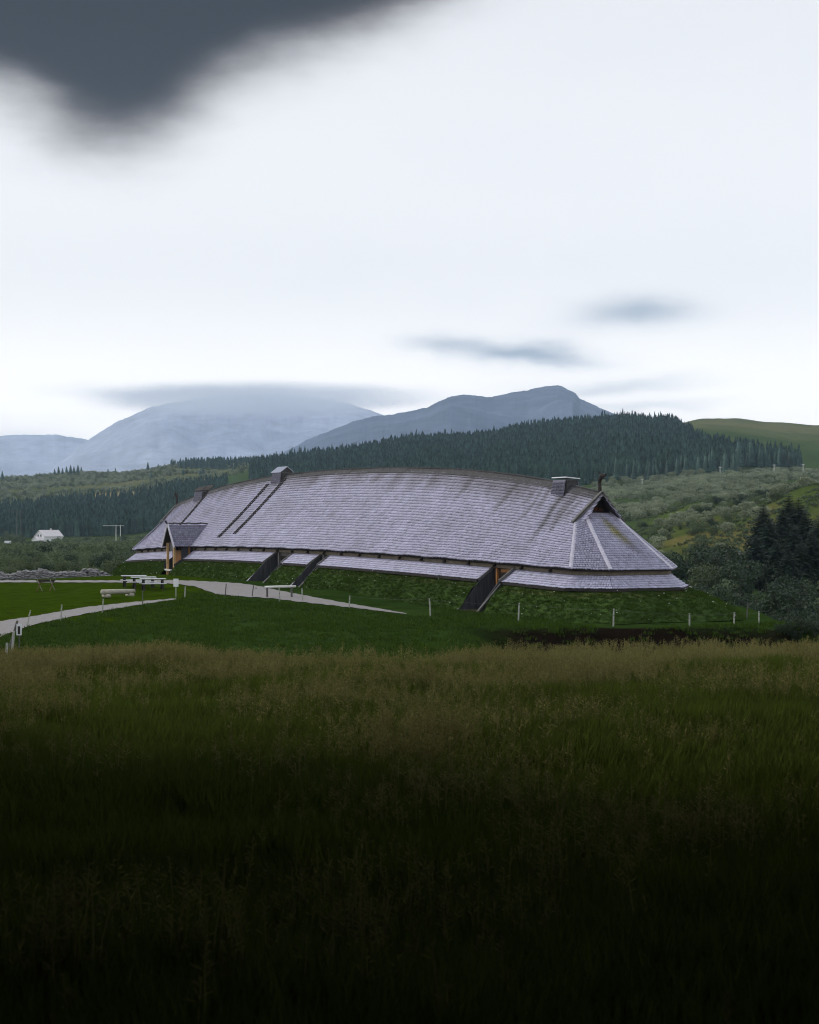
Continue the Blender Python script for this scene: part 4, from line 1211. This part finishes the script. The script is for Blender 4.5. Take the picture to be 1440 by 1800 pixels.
near_shrubs = [shrub_meshes('birch_shrub%d' % k, 4.0, 4.6, 1500, .24, M['birch'], 400 + k, 5, 14) for k in range(3)]
dark_shrubs = [shrub_meshes('dark_shrub%d' % k, 4.4, 5.2, 1700, .24, M['birchlow'], 420 + k, 5, 15) for k in range(3)]
pale_shrubs = [shrub_meshes('willow_shrub%d' % k, 3.0, 4.4, 700, .34, M['willow'], 440 + k, 5, 12) for k in range(2)]
def occupied(px, Y): return False
# left thicket between the stone wall and the farmhouse: nearest ones singly, rest as one mass
x, y = grid_fill(-80, 330, 172, 880, 6.0, lambda px, x, y: (rng.random(len(x)) < np.interp(y, [172, 300, 880], [.55, .75, .6])) & ~((px > 30) & (px < 118) & (y > 700)) & ~((px < 66) & (y > 560)))
z = terrain(x, y); order = np.argsort(y)
cnt = 0
rest = []
for i in order:
    if y[i] < 330 and cnt < 110:
        d = near_shrubs if rng.random() < .85 else dark_shrubs
        plant('birch_shrub', d[rng.integers(0, 3)], (x[i], y[i], z[i] - .1), rng.uniform(.5, .95) * np.interp(y[i], [172, 330], [.75, 1.05]), rng.uniform(0, 6), 'leafy green birch shrub in the thicket behind the stone wall', 'shrub', 'shrubs behind the stone wall'); cnt += 1
    else: rest.append(i)
rest = np.array(rest)
sh_mid = [proto(join_meshes('thicket_shrub', shrub_meshes('ts%d' % k, 4.2, 5.4, 420, .42, [M['birch'], M['birchlow']][k], 320 + k))) for k in range(2)]
k = rng.random(len(rest)) < .8
scatter('birch_thicket', np.column_stack([x, y, z])[rest[k]], sh_mid[0], rng.uniform(.7, 1.25, k.sum()), 'green birch thicket between the stone wall and the farmhouse', 'shrub')
scatter('birch_thicket', np.column_stack([x, y, z])[rest[~k]], sh_mid[1], rng.uniform(.7, 1.2, (~k).sum()), 'darker bushes through the thicket before the farmhouse', 'shrub')
for px_, Y_, s_ in ((20, 860, 2.0), (8, 850, 2.1), (34, 845, 1.7), (-14, 850, 2.0), (104, 858, 1.5), (114, 850, 1.35), (122, 852, 1.1)):
    plant('birch_tree', near_shrubs[int(px_) % 3], at(px_, Y_), s_, px_, 'rounded birch tree beside the white farmhouse', 'birch tree', 'birches round the farmhouse')

# right-hand slope: silvery willow scrub above, birch shrubs on the spur, dark thicket in the hollow
x, y = grid_fill(1040, 1520, 520, 960, 5.0, lambda px, x, y: (fbm(x / 22, y / 40, 261) > -.30))
keepm = rng.random(len(x)) < .85
x, y = x[keepm], y[keepm]
sh_pale = [proto(join_meshes('slope_willow', shrub_meshes('sw%d' % k, 3.0, 4.6, 360, .42, [M['willow'], M['birch']][k], 340 + k))) for k in range(2)]
k = rng.random(len(x)) < np.interp(y, [520, 900], [.55, .85])
scatter('willow_scrub', np.column_stack([x, y, terrain(x, y)])[k], sh_pale[0], rng.uniform(.55, 1.35, k.sum()), 'silvery willow scrub on the slope below the plantation', 'shrub')
scatter('willow_scrub', np.column_stack([x, y, terrain(x, y)])[~k], sh_pale[1], rng.uniform(.5, 1.1, (~k).sum()), 'darker green bushes among the silvery willow scrub', 'shrub')
cnt = 0
x, y = grid_fill(1050, 1460, 250, 520, 5.2, lambda px, x, y: (fbm(x / 14, y / 24, 271) > np.interp(y, [250, 330, 420, 520], [-.5, -.12, .0, -.15])) & (rng.random(len(x)) < .5) & (px < np.interp(y, [250, 300, 400, 520], [1320, 1300, 1440, 1460])))
for xx, yy in zip(x, y):
    if cnt >= 190: break
    q = rng.random()
    d = pale_shrubs[rng.integers(0, 2)] if q < .35 else near_shrubs[rng.integers(0, 3)] if q < .8 else dark_shrubs[rng.integers(0, 3)]
    lab = 'silvery willow shrub on the open slope right of the longhouse' if q < .35 else 'rounded grey-green birch shrub on the slope right of the longhouse' if q < .8 else 'dark rounded shrub among paler ones on the right slope'
    plant('birch_shrub', d, (xx, yy, tz(xx, yy) - .1), rng.uniform(.4, .95) * (1.15 if q < .35 else .9), rng.uniform(0, 6), lab, 'shrub', 'shrubs on the right slope', rng.uniform(.9, 1.25)); cnt += 1
cnt = 0
x, y = grid_fill(1130, 1500, 112, 250, 5.4, lambda px, x, y: (px > np.interp(y, [112, 150, 250], [1330, 1240, 1100])) & (rng.random(len(x)) < .78))
for i in np.argsort(y):
    if cnt >= 170: break
    xx, yy = x[i], y[i]
    d = dark_shrubs[rng.integers(0, 3)] if rng.random() < .85 else near_shrubs[rng.integers(0, 3)]
    plant('thicket_shrub', d, (xx, yy, tz(xx, yy) - .1), rng.choice([.4, .6, .8, 1.0, 1.25]) * rng.uniform(.85, 1.1) * float(np.interp(yy, [112, 130, 175], [.45, .55, 1.0])), rng.uniform(0, 6), 'dense dark green shrub in the hollow right of the longhouse', 'shrub', 'shrubs in the right hollow', rng.uniform(.9, 1.2)); cnt += 1
sp_near = [spruce_meshes('near_spruce%d' % k, 14.0, 500 + k) for k in range(3)]
for px_, Y_, s_, lab in ((1330, 236, .60, 'leftmost and lowest spruce of the dark clump at the right edge'), (1352, 246, .80, 'second spruce from the left in the dark clump'), (1376, 250, .94, 'tallest pointed spruce in the middle of the dark clump'),
                         (1396, 240, .80, 'spruce right of the tallest one in the dark clump'), (1416, 252, .92, 'second spruce from the right in the dark clump'), (1440, 244, .92, 'spruce at the very right edge of the picture'),
                         (1365, 232, .60, 'shorter spruce standing in front of the dark clump'), (1408, 230, .64, 'low spruce in front of the clump near the right edge'), (1466, 250, 1.1, 'spruce just past the right edge of the dark clump'), (1342, 262, .84, 'spruce half hidden at the back left of the dark clump'), (1387, 264, 1.0, 'spruce half hidden behind the tallest one in the clump'),
                         (1428, 232, .74, 'bushy low spruce in front near the right edge'), (1386, 226, .56, 'smallest spruce at the front of the dark clump'), (1404, 262, .98, 'spruce at the back right of the dark clump')):
    p = at(px_, Y_)
    plant('spruce_tree', sp_near[int(px_) % 3], p, s_ * .88, px_ * 1.0, lab, 'spruce tree', 'dark spruces at the right', 1.75)
tus = proto(join_meshes('tussock', shrub_meshes('tus', .8, 1.5, 90, .22, M['birch'], 360, 3, 6)))
n = 5200
yq = np.sqrt(rng.uniform(240 ** 2, 560 ** 2, n)); pq = rng.uniform(1060, 1500, n); xq = (pq - 720) / FPX * yq
kk = fbm(xq / 9, yq / 16, 281) > -.05
scatter('hill_tussocks', np.column_stack([xq, yq, terrain(xq, yq)])[kk], tus, rng.uniform(.3, 1.3, kk.sum()), 'low heather and grass tussocks over the right slope', 'ground cover')
# bushes tucked against the right end of the turf bank and the bank foot
for px_, row_, s_ in ((1372, 1112, .13), (1385, 1120, .17), (1410, 1116, .20), (1432, 1122, .22), (1398, 1132, .14)):
    p = cast(px_, row_, 70)
    plant('low_bush', dark_shrubs[int(px_) % 3], (p.x, p.y, p.z - .05), s_, px_, 'low green bush by the right end of the turf bank', 'shrub', 'bushes at the right end of the bank')

# unseen spruces and birch crowns added round the viewpoint to shade the near meadow
vx = []
for yy in np.arange(-14, 27, 2.2):
    for sg in (-1, 1):
        edge = .25 * max(yy, 0) + (5.2 if yy > 0 else 4.4)
        for k in range(4):
            vx.append((sg * (edge + k * 3.2 + rng.uniform(-.3, .5)), yy + rng.uniform(-.8, .8)))
for xx in np.arange(-2.0, 2.1, 2.0):
    for yy in (-4.2, -8.0): vx.append((xx, yy))
SHADE_STAND = True
broad = shrub_meshes('shade_birch', 7.0, 15.0, 9000, .52, M['birchlow'], 700, 6, 30)
for xx, yy, zz in ((-6.0, 8.0, 11.6), (6.2, 9.0, 12.0), (-8.5, 14.5, 13.8), (8.8, 15.0, 14.0), (-1.5, -3.0, 10.5), (-7.0, .5, 9.6), (7.2, 1.0, 9.8), (0.5, -6.0, 8.6)):
    t = empty('shade_birch', (xx, yy, tz(xx, yy))); tag(t, 'unseen birch added over the viewpoint to shade the meadow', 'birch tree', 'added shade birches over the viewpoint')
    c = add_obj('crown', broad[0], t); c.location = (0, 0, zz - tz(xx, yy))
    MB().tube([(0, 0, -.5), (.1, .1, 4), (0, 0, zz - tz(xx, yy) + 2)], [.32, .26, .15], 9).build('trunk', M['birchbark'], t)
if SHADE_STAND:
    for xx, yy in vx:  # added shade trees, all out of view
        plant('spruce_tree', sp_near[rng.integers(0, 3)], (xx, yy, tz(xx, yy)), rng.uniform(1.3, 1.7), rng.uniform(0, 6), 'unseen spruce added round the viewpoint to shade the meadow', 'spruce tree', 'added shade spruces round the viewpoint', .72)

# ------------------------------------------------------------------ things on the lawn
def face_cam(p): return math.atan2(-p.x, p.y)        # turn so that local x runs across the view

def picnic_table(px0, px1, row, label):
    p = cast((px0 + px1) / 2, row, 80)
    L = (px1 - px0) / FPX * p.y
    t = empty('picnic_table', p, face_cam(p) + .12); tag(t, label, 'picnic table', 'picnic tables on the lawn')
    for k in range(5): MB().box((0, -.30 + k * .15, .745), (L, .135, .04)).build('top_plank', M['tabletop'], t)
    for sy in (-1, 1):
        for k in range(2): MB().box((0, sy * (.66 + .15 * k), .44), (L * .97, .135, .04)).build('seat_plank', M['tabletop'], t)
    for sx in (-1, 1):
        x = sx * L * .34
        MB().box((x, 0, .69), (.06, .72, .09)).build('top_bearer', M['darkwood'], t)
        MB().box((x, 0, .385), (.06, 1.72, .09)).build('seat_bearer', M['darkwood'], t)
        for sy in (-1, 1):
            MB().bar((x + .06 * sx, sy * .22, .70), (x + .06 * sx, sy * .62, -.03), .05, .11, (1, 0, 0)).build('leg', M['darkwood'], t)
picnic_table(214, 257, 1031, 'leftmost picnic table with a pale top, in front of the longhouse')
picnic_table(231, 274, 1034, 'middle picnic table of the three on the lawn')
picnic_table(247, 291, 1037, 'rightmost and nearest picnic table of the three on the lawn')

p = cast(208, 1050, 80); L = 57 / FPX * p.y
t = empty('log_bench', p, face_cam(p) + .55); tag(t, 'pale barked log bench lying on blocks on the lawn', 'bench')
MB().tube([(-L * .58, 0, .36), (-L * .2, 0, .355), (L * .25, 0, .345), (L * .58, 0, .34)], [.165, .17, .16, .15], 12).build('log', M['log'], t, True)
for sx in (-1, 1): MB().tube([(sx * L * .42, -.36, .12), (sx * L * .42, .36, .12)], [.13, .12], 9).build('support_block', M['log'], t, True)

p = cast(81, 1039, 80); L = 31 / FPX * p.y
t = empty('sawhorse', p, face_cam(p)); tag(t, 'brown wooden trestle with crossed legs in front of the stone wall', 'trestle')
MB().box((0, 0, .74), (L * 1.05, .24, .12)).build('top_beam', M['darkwood'], t)
MB().box((0, .0, .67), (L * .8, .08, .06)).build('stretcher', M['brownwood'], t)
for sx in (-1, 1):
    for s2 in (-1, 1):
        MB().bar((sx * L * .36 - s2 * .14, -s2 * .15, .78), (sx * L * .36 + s2 * .20, s2 * .30, -.02), .07, .07, (0, 1, 0)).build('leg', M['brownwood'] if s2 < 0 else M['log'], t)

p = cast(309.5, 1050, 80)
t = empty('info_sign', p, face_cam(p)); tag(t, 'small white blank-looking sign board on a thin post by the path', 'sign')
MB().bar((0, 0, -.2), (0, 0, 1.12), .06, .06, (1, 0, 0)).build('post', M['post'], t)
MB().box((0, -.05, .90), (.31, .025, .50)).build('board', M['white'], t)
MB().box((0, -.02, .90), (.20, .03, .05)).build('bracket', M['greypost'], t)

p = cast(493, 1051, 80); L = 55 / FPX * p.y
t = empty('hitching_rail', p, face_cam(p) - .04); tag(t, 'white hitching rail on two dark posts beside the gravel path', 'rail')
for sx in (-.42, .36): MB().tube([(sx * L, 0, -.25), (sx * L, 0, .62)], [.065, .06], 8).build('post', M['greypost'], t)
MB().tube([(-L / 2, 0, .63), (0, 0, .66), (L / 2, 0, .68)], [.075, .07, .065], 9).build('rail', M['whitewood'], t, True)

posts = [  # px of foot, row of foot, row of top, px of top, pale?, label
    (1334, 1098, 1075, 1334, 1, 'white fence post farthest right on the bank'), (1312, 1087, 1060, 1315, 0, 'tall grey leaning stake behind the right bank'),
    (1290, 1100, 1076, 1291, 1, 'white fence post second from the right on the bank'), (1212, 1101, 1078, 1212, 1, 'white fence post below the right corner of the longhouse'),
    (1078, 1101, 1070, 1079, 1, 'white fence post below the middle of the longhouse end'), (911, 1093, 1060, 913, 1, 'white fence post just right of the near doorway'),
    (757, 1083, 1052, 755, 1, 'white fence post left of the near doorway at the path end'), (614, 1068, 1047, 615, 1, 'slim pale post by the narrowing path'),
    (532, 1057, 1035, 531, 1, 'white post right of the hitching rail'), (492, 1058, 1034, 491, 1, 'white post in front of the hitching rail'),
    (443, 1049, 1029, 446, 0, 'dark leaning post left of the hitching rail'), (396, 1048, 1026, 398, 0, 'dark post at the left edge of the gravel forecourt'),
    (325, 1050, 1031, 326, 1, 'pale short post right of the white sign'), (251, 1063, 1039, 251, 0, 'grey post in the path below the picnic tables'),
    (180, 1077, 1053, 182, 1, 'pale post on the path edge below the log bench'), (107, 1091, 1063, 109, 1, 'pale post on the front path, third from the left'),
    (47, 1101, 1073, 54, 1, 'pale leaning post beside the left end of the path')]
tops = {}
for a, r0, r1, b, pale, lab in posts:
    p = cast(a, r0, 70); h = (r0 - r1) / FPX * p.y
    t = empty('fence_post', p, 0); tag(t, lab, 'fence post', 'fence posts along the bank and paths')
    lean = (b - a) / FPX * p.y
    rr = .040 if pale else .034
    MB().tube([(0, 0, -.25), (lean * .5, .01, h * .5), (lean, 0, h)], [rr, rr * .95, rr * .85], 8).build('stake', M['post'] if pale else M['greypost'], t)
    for f in (.92, .62): MB().tube([(lean * f, -rr - .045, h * f), (lean * f, -rr + .01, h * f)], [.018, .022], 6).build('insulator', M['darkwood'], t)
    tops[a] = (p, lean, h)
def wire(a, b, f):
    (p, l, h), (q, m, k) = tops[a], tops[b]
    A = p + Vector((l * f, -.09, h * f)); B = q + Vector((m * f, -.09, k * f))
    pts = [A.lerp(B, s / 6) + Vector((0, 0, -.05 * math.sin(math.pi * s / 6))) for s in range(7)]
    o = MB().tube(pts, .004, 4).build('fence_wire', M['greypost'])
    tag(o, 'thin fence wire strung between two posts on the bank', 'wire', 'fence wires')
for a, b in ((1334, 1290), (1290, 1212), (1212, 1078), (1078, 911), (911, 757), (757, 614)): wire(a, b, .92)
# fence turning towards the viewer at the left edge
for a, r0, r1, b, Yn, lab, m in ((14, 1150, 1091, 31, 74, 'grey leaning rail post at the left edge of the slope', 'greypost'), (21, 1148, 1109, 25, 72, 'mossy leaning post in the cluster at the left edge', 'post'), (11, 1152, 1130, 13, 70, 'short post lowest in the cluster at the left edge', 'post')):
    x_ = (a - 720) / FPX * Yn; z0 = CAMZ + (HOR - r0) / FPX * Yn; z1 = CAMZ + (HOR - r1) / FPX * Yn; g = tz(x_, Yn)
    t = empty('fence_post', (x_, Yn, g)); tag(t, lab, 'fence post', 'fence posts along the bank and paths')
    MB().tube([(0, 0, -.25), ((b - a) / FPX * Yn, 0, max(.5, z1 - g))], [.06, .05], 8).build('stake', M[m], t)
x_ = (34 - 720) / FPX * 74; g = tz(x_, 74)
t = empty('fence_energiser', (x_, 74, g)); tag(t, 'white box with a dark front on the fence at the left edge', 'box')
zt = CAMZ + (HOR - 1097) / FPX * 74 - g
MB().bar((0, .06, -.25), (0, .06, zt - .1), .05, .05, (1, 0, 0)).build('post', M['greypost'], t)
MB().box((0, 0, zt - .24), (.20, .14, .48)).build('case', M['white'], t)
MB().box((.01, -.075, zt - .26), (.10, .02, .34)).build('front', M['darkwood'], t)

# ---- dry stone wall
wp0, wp1 = cast(-70, 1020, 120), cast(192, 1021.5, 120)
Yw = (wp0.y + wp1.y) / 2
t = empty('stone_wall', at(60, Yw), 0); tag(t, 'low grey dry stone wall along the back of the lawn', 'wall')
proto_st = []
for k in range(7):
    r = np.random.default_rng(600 + k); mb = MB(); mb.blob((0, 0, 0), (.5, .5, .5), 7, 4)
    V = np.array(mb.V); V = np.sign(V) * np.abs(V) ** .8; V *= (1 + r.normal(0, .10, V.shape)); 
    proto_st.append(make_mesh('stone%d' % k, V, mb.F, M['stone']))
o0 = t.location
xw = pxw(-70 - 720, Yw)
while xw < pxw(192 - 720, Yw):
    zc = 0.0; frac = min(1, (pxw(192 - 720, Yw) - xw) / .9)
    ht = (.62 + .10 * math.sin(xw * 1.3) + .08 * math.sin(xw * 3.1)) * (.35 + .65 * frac)
    x1 = rng.uniform(.24, .5)
    while zc < ht:
        hh = rng.uniform(.09, .19); ll = rng.uniform(.28, .62)
        for dy in (0, .28):
            s = add_obj('stone', proto_st[rng.integers(0, 7)], t)
            s.scale = (ll, rng.uniform(.30, .45), hh * 1.15)
            gx0 = xw + rng.uniform(-.12, .12)
            s.location = (gx0 - o0.x, dy + rng.uniform(-.05, .05) + zc * .06, tz(gx0, Yw) - o0.z + zc + hh / 2)
            s.rotation_euler = (rng.normal(0, .08), rng.normal(0, .16), rng.normal(0, .25))
        zc += hh * .86
    xw += x1 * .78

# ---- rock outcrop on the spur
crag_st = [make_mesh('crag%d' % k, [tuple(v.co) for v in proto_st[k].vertices], [tuple(p.vertices) for p in proto_st[k].polygons], M['crag']) for k in range(3)]
t = empty('rock_outcrop', at(1290, 282)); tag(t, 'small grey rock outcrop on the slope left of the dark spruces', 'rock')
o0 = t.location
for k in range(9):
    s = add_obj('rock', crag_st[k % 3], t)
    dx, dy = rng.normal(0, 2.0), rng.normal(0, 1.6)
    s.location = (dx, dy, tz(o0.x + dx, o0.y + dy) - o0.z - .15); s.scale = rng.uniform(.9, 2.2, 3) * np.array([1, 1, .6]); s.rotation_euler = tuple(rng.uniform(-.5, .5, 3))

# ---- farmhouse and outbuilding in the valley
p = at(86, 900); 
t = empty('farmhouse', p, face_cam(p) + .62); tag(t, 'white two-storey farmhouse with a pale gabled roof in the valley', 'house')
Lh, Wh, He, Hr = 11.5, 8.2, 4.6, 7.6
t.location.z += .2
MB().box((0, 0, He / 2 - .5), (Lh, Wh, He + 1)).build('wall', M['white'], t)
for sx in (-1, 1): MB().prism([(sx * (Lh / 2 - .02), -Wh / 2, He), (sx * (Lh / 2 - .02), Wh / 2, He), (sx * (Lh / 2 - .02), 0, Hr - .1)], (-sx * .2, 0, 0)).build('gable', M['white'], t)
rf = MB()
for sy in (-1, 1): rf.prism([(-Lh / 2 - .5, 0, Hr + .1), (Lh / 2 + .5, 0, Hr + .1), (Lh / 2 + .5, sy * (Wh / 2 + .5), He - .25), (-Lh / 2 - .5, sy * (Wh / 2 + .5), He - .25)], (0, 0, .18))
rf = rf.build('roof', M['greyroof'], t)
MB().box((1.5, .3, Hr + .5), (.7, .7, 1.2)).build('chimney', M['greyroof'], rf)
def win(c, s):
    w_ = MB().box(c, s).build('window', M['white'], t)
    return w_
for yy, zz in ((-1.2, 4.9), (1.2, 4.9), (-2.3, 2.0), (2.2, 2.0)):
    w_ = MB().box((-Lh / 2 - .03, yy, zz), (.10, 1.3, 1.5)).build('window', M['white'], t); MB().box((-Lh / 2 - .07, yy, zz), (.06, 1.05, 1.2)).build('pane', M['window'], w_)
for xx in (-3.6, 0, 3.4):
    w_ = MB().box((xx, -Wh / 2 - .03, 2.3), (1.5, .10, 1.5)).build('window', M['white'], t); MB().box((xx, -Wh / 2 - .07, 2.3), (1.2, .06, 1.2)).build('pane', M['window'], w_)
# lean-to wing in front of the gable
MB().box((-Lh / 2 - 2.0, -1.4, 1.0), (4.0, 5.0, 3.2)).build('wing_wall', M['white'], t)
wr = MB()
for sy in (-1, 1): wr.prism([(-Lh / 2 - 4.4, -1.4, 4.3), (-Lh / 2 + .1, -1.4, 4.3), (-Lh / 2 + .1, -1.4 + sy * 3.0, 2.4), (-Lh / 2 - 4.4, -1.4 + sy * 3.0, 2.4)], (0, 0, .15))
wr.build('wing_roof', M['greyroof'], t)
MB().prism([(-Lh / 2 - 4.0, -3.9, 2.6), (-Lh / 2 - 4.0, 1.1, 2.6), (-Lh / 2 - 4.0, -1.4, 4.25)], (.15, 0, 0)).build('wing_gable', M['white'], t)
MB().box((-Lh / 2 - 4.03, -1.4, 1.0), (.08, 1.0, 2.0)).build('door', M['window'], t)

p = at(5, 640)
t = empty('low_barn', p, face_cam(p) + .05); tag(t, 'long low barn with a slate-blue roof at the left edge', 'barn')
MB().box((0, 0, .4), (22, 8, 3.2)).build('wall', M['darkroof'], t)
rf = MB()
for sy in (-1, 1): rf.prism([(-11.4, 0, 3.6), (11.4, 0, 3.6), (11.4, sy * 4.5, 1.8), (-11.4, sy * 4.5, 1.8)], (0, 0, .15))
rf.build('roof', M['darkroof'], t)
for xx in (-2.2, 2.0): MB().box((xx, 2.4, 4.0), (2.4, 1.2, 1.3)).build('roof_housing', M['white'], t)

# ---- power line
def pylon(px_, Y, h, label, arm=7.0, n=2, mat='whitewood'):
    p = at(px_, Y); t = empty('power_pole', p, face_cam(p)); tag(t, label, 'power pole', 'poles of the power line')
    for k in range(n):
        x = (k - (n - 1) / 2) * 2.3
        MB().tube([(x, 0, -.5), (x, 0, h)], [.20, .16], 7).build('pole', M[mat], t)
    MB().box((-arm * .22 if n > 1 else 0, 0, h - .4), (arm, .16, .22)).build('cross_arm', M[mat], t)
    for xx in (-arm * .45, 0, arm * .45): MB().tube([(xx - (arm * .22 if n > 1 else 0), 0, h - .4), (xx - (arm * .22 if n > 1 else 0), 0, h - .95)], [.07, .07], 6).build('insulator', M['greypost'], t)
pylon(208, 900, 9.6, 'double power pole with a crossarm left of the longhouse', 11.0)
pylon(33, 910, 17.5, 'double power pole in front of the left wood', 9.0, 2, 'greypost')
pylon(1129, 880, 5.4, 'power pole just right of the dragon finial', 1.6, 1)
pylon(1361, 900, 6.0, 'power pole below the right end of the plantation', 1.6, 1)
pylon(1412, 900, 6.0, 'rightmost power pole on the scrub slope', 1.6, 1)
pylon(1266, 900, 6.0, 'power pole between the two plantation corners', 1.6, 1)

# ------------------------------------------------------------------ cloud resting on the left mountain, and the hazy air
def cloud(name, centre, r, dens, label, scale, seed):
    mb = MB(); mb.blob((0, 0, 0), r, 24, 14)
    m = bpy.data.materials.new(name + '_vapour'); m.use_nodes = True; nt = m.node_tree; nt.nodes.clear()
    pv = nt.nodes.new('ShaderNodeVolumePrincipled'); pv.inputs['Color'].default_value = (.93, .96, 1, 1); pv.inputs['Anisotropy'].default_value = .2
    tc = nt.nodes.new('ShaderNodeTexCoord'); mp = nt.nodes.new('ShaderNodeMapping'); mp.inputs['Scale'].default_value = (1 / r[0], 1 / r[1], 1 / r[2])
    nt.links.new(tc.outputs['Object'], mp.inputs[0])
    ln = nt.nodes.new('ShaderNodeVectorMath'); ln.operation = 'LENGTH'; nt.links.new(mp.outputs[0], ln.inputs[0])
    mr = nt.nodes.new('ShaderNodeMapRange'); mr.interpolation_type = 'SMOOTHSTEP'
    for k, v in ((1, .15), (2, 1.0), (3, dens), (4, 0.0)): mr.inputs[k].default_value = v
    nt.links.new(ln.outputs['Value'], mr.inputs[0])
    mp2 = nt.nodes.new('ShaderNodeMapping'); mp2.inputs['Scale'].default_value = (1 / (r[0] * .35), 1 / (r[1] * .5), 1 / (r[2] * .6)); mp2.inputs['Location'].default_value = (seed, 0, 0)
    nt.links.new(tc.outputs['Object'], mp2.inputs[0])
    n = nt.nodes.new('ShaderNodeTexNoise'); n.inputs['Scale'].default_value = scale; n.inputs['Detail'].default_value = 2
    nt.links.new(mp2.outputs[0], n.inputs['Vector'])
    m2 = nt.nodes.new('ShaderNodeMapRange')
    for k, v in ((1, .32), (2, .68), (3, .25), (4, 1.3)): m2.inputs[k].default_value = v
    nt.links.new(n.outputs[0], m2.inputs[0])
    mu = nt.nodes.new('ShaderNodeMath'); mu.operation = 'MULTIPLY'; nt.links.new(mr.outputs[0], mu.inputs[0]); nt.links.new(m2.outputs[0], mu.inputs[1])
    nt.links.new(mu.outputs[0], pv.inputs['Density'])
    out = nt.nodes.new('ShaderNodeOutputMaterial'); nt.links.new(pv.outputs[0], out.inputs['Volume'])
    o = mb.build(name, m, None, True); o.location = centre
    return tag(o, label, 'cloud')
cloud('cloud', (pxw(450 - 720, 7200), 7200, CAMZ + pxw(HOR - 701, 7200)), (860, 480, 88), .0085, 'grey cloud bank resting on top of the broad left mountain', 1.0, 3)

hz = bpy.data.materials.new('haze_air'); hz.use_nodes = True; hz.node_tree.nodes.clear()
pv = hz.node_tree.nodes.new('ShaderNodeVolumePrincipled')
pv.inputs['Color'].default_value = (.56, .75, 1.0, 1); pv.inputs['Density'].default_value = .000085; pv.inputs['Anisotropy'].default_value = .68
ho = hz.node_tree.nodes.new('ShaderNodeOutputMaterial'); hz.node_tree.links.new(pv.outputs[0], ho.inputs['Volume'])
mb = MB(); mb.box((0, 4850, 310), (16000, 10500, 648))
haze = mb.build('haze', hz); tag(haze, 'pale blue air thickening towards the mountains', 'haze', kind='stuff')
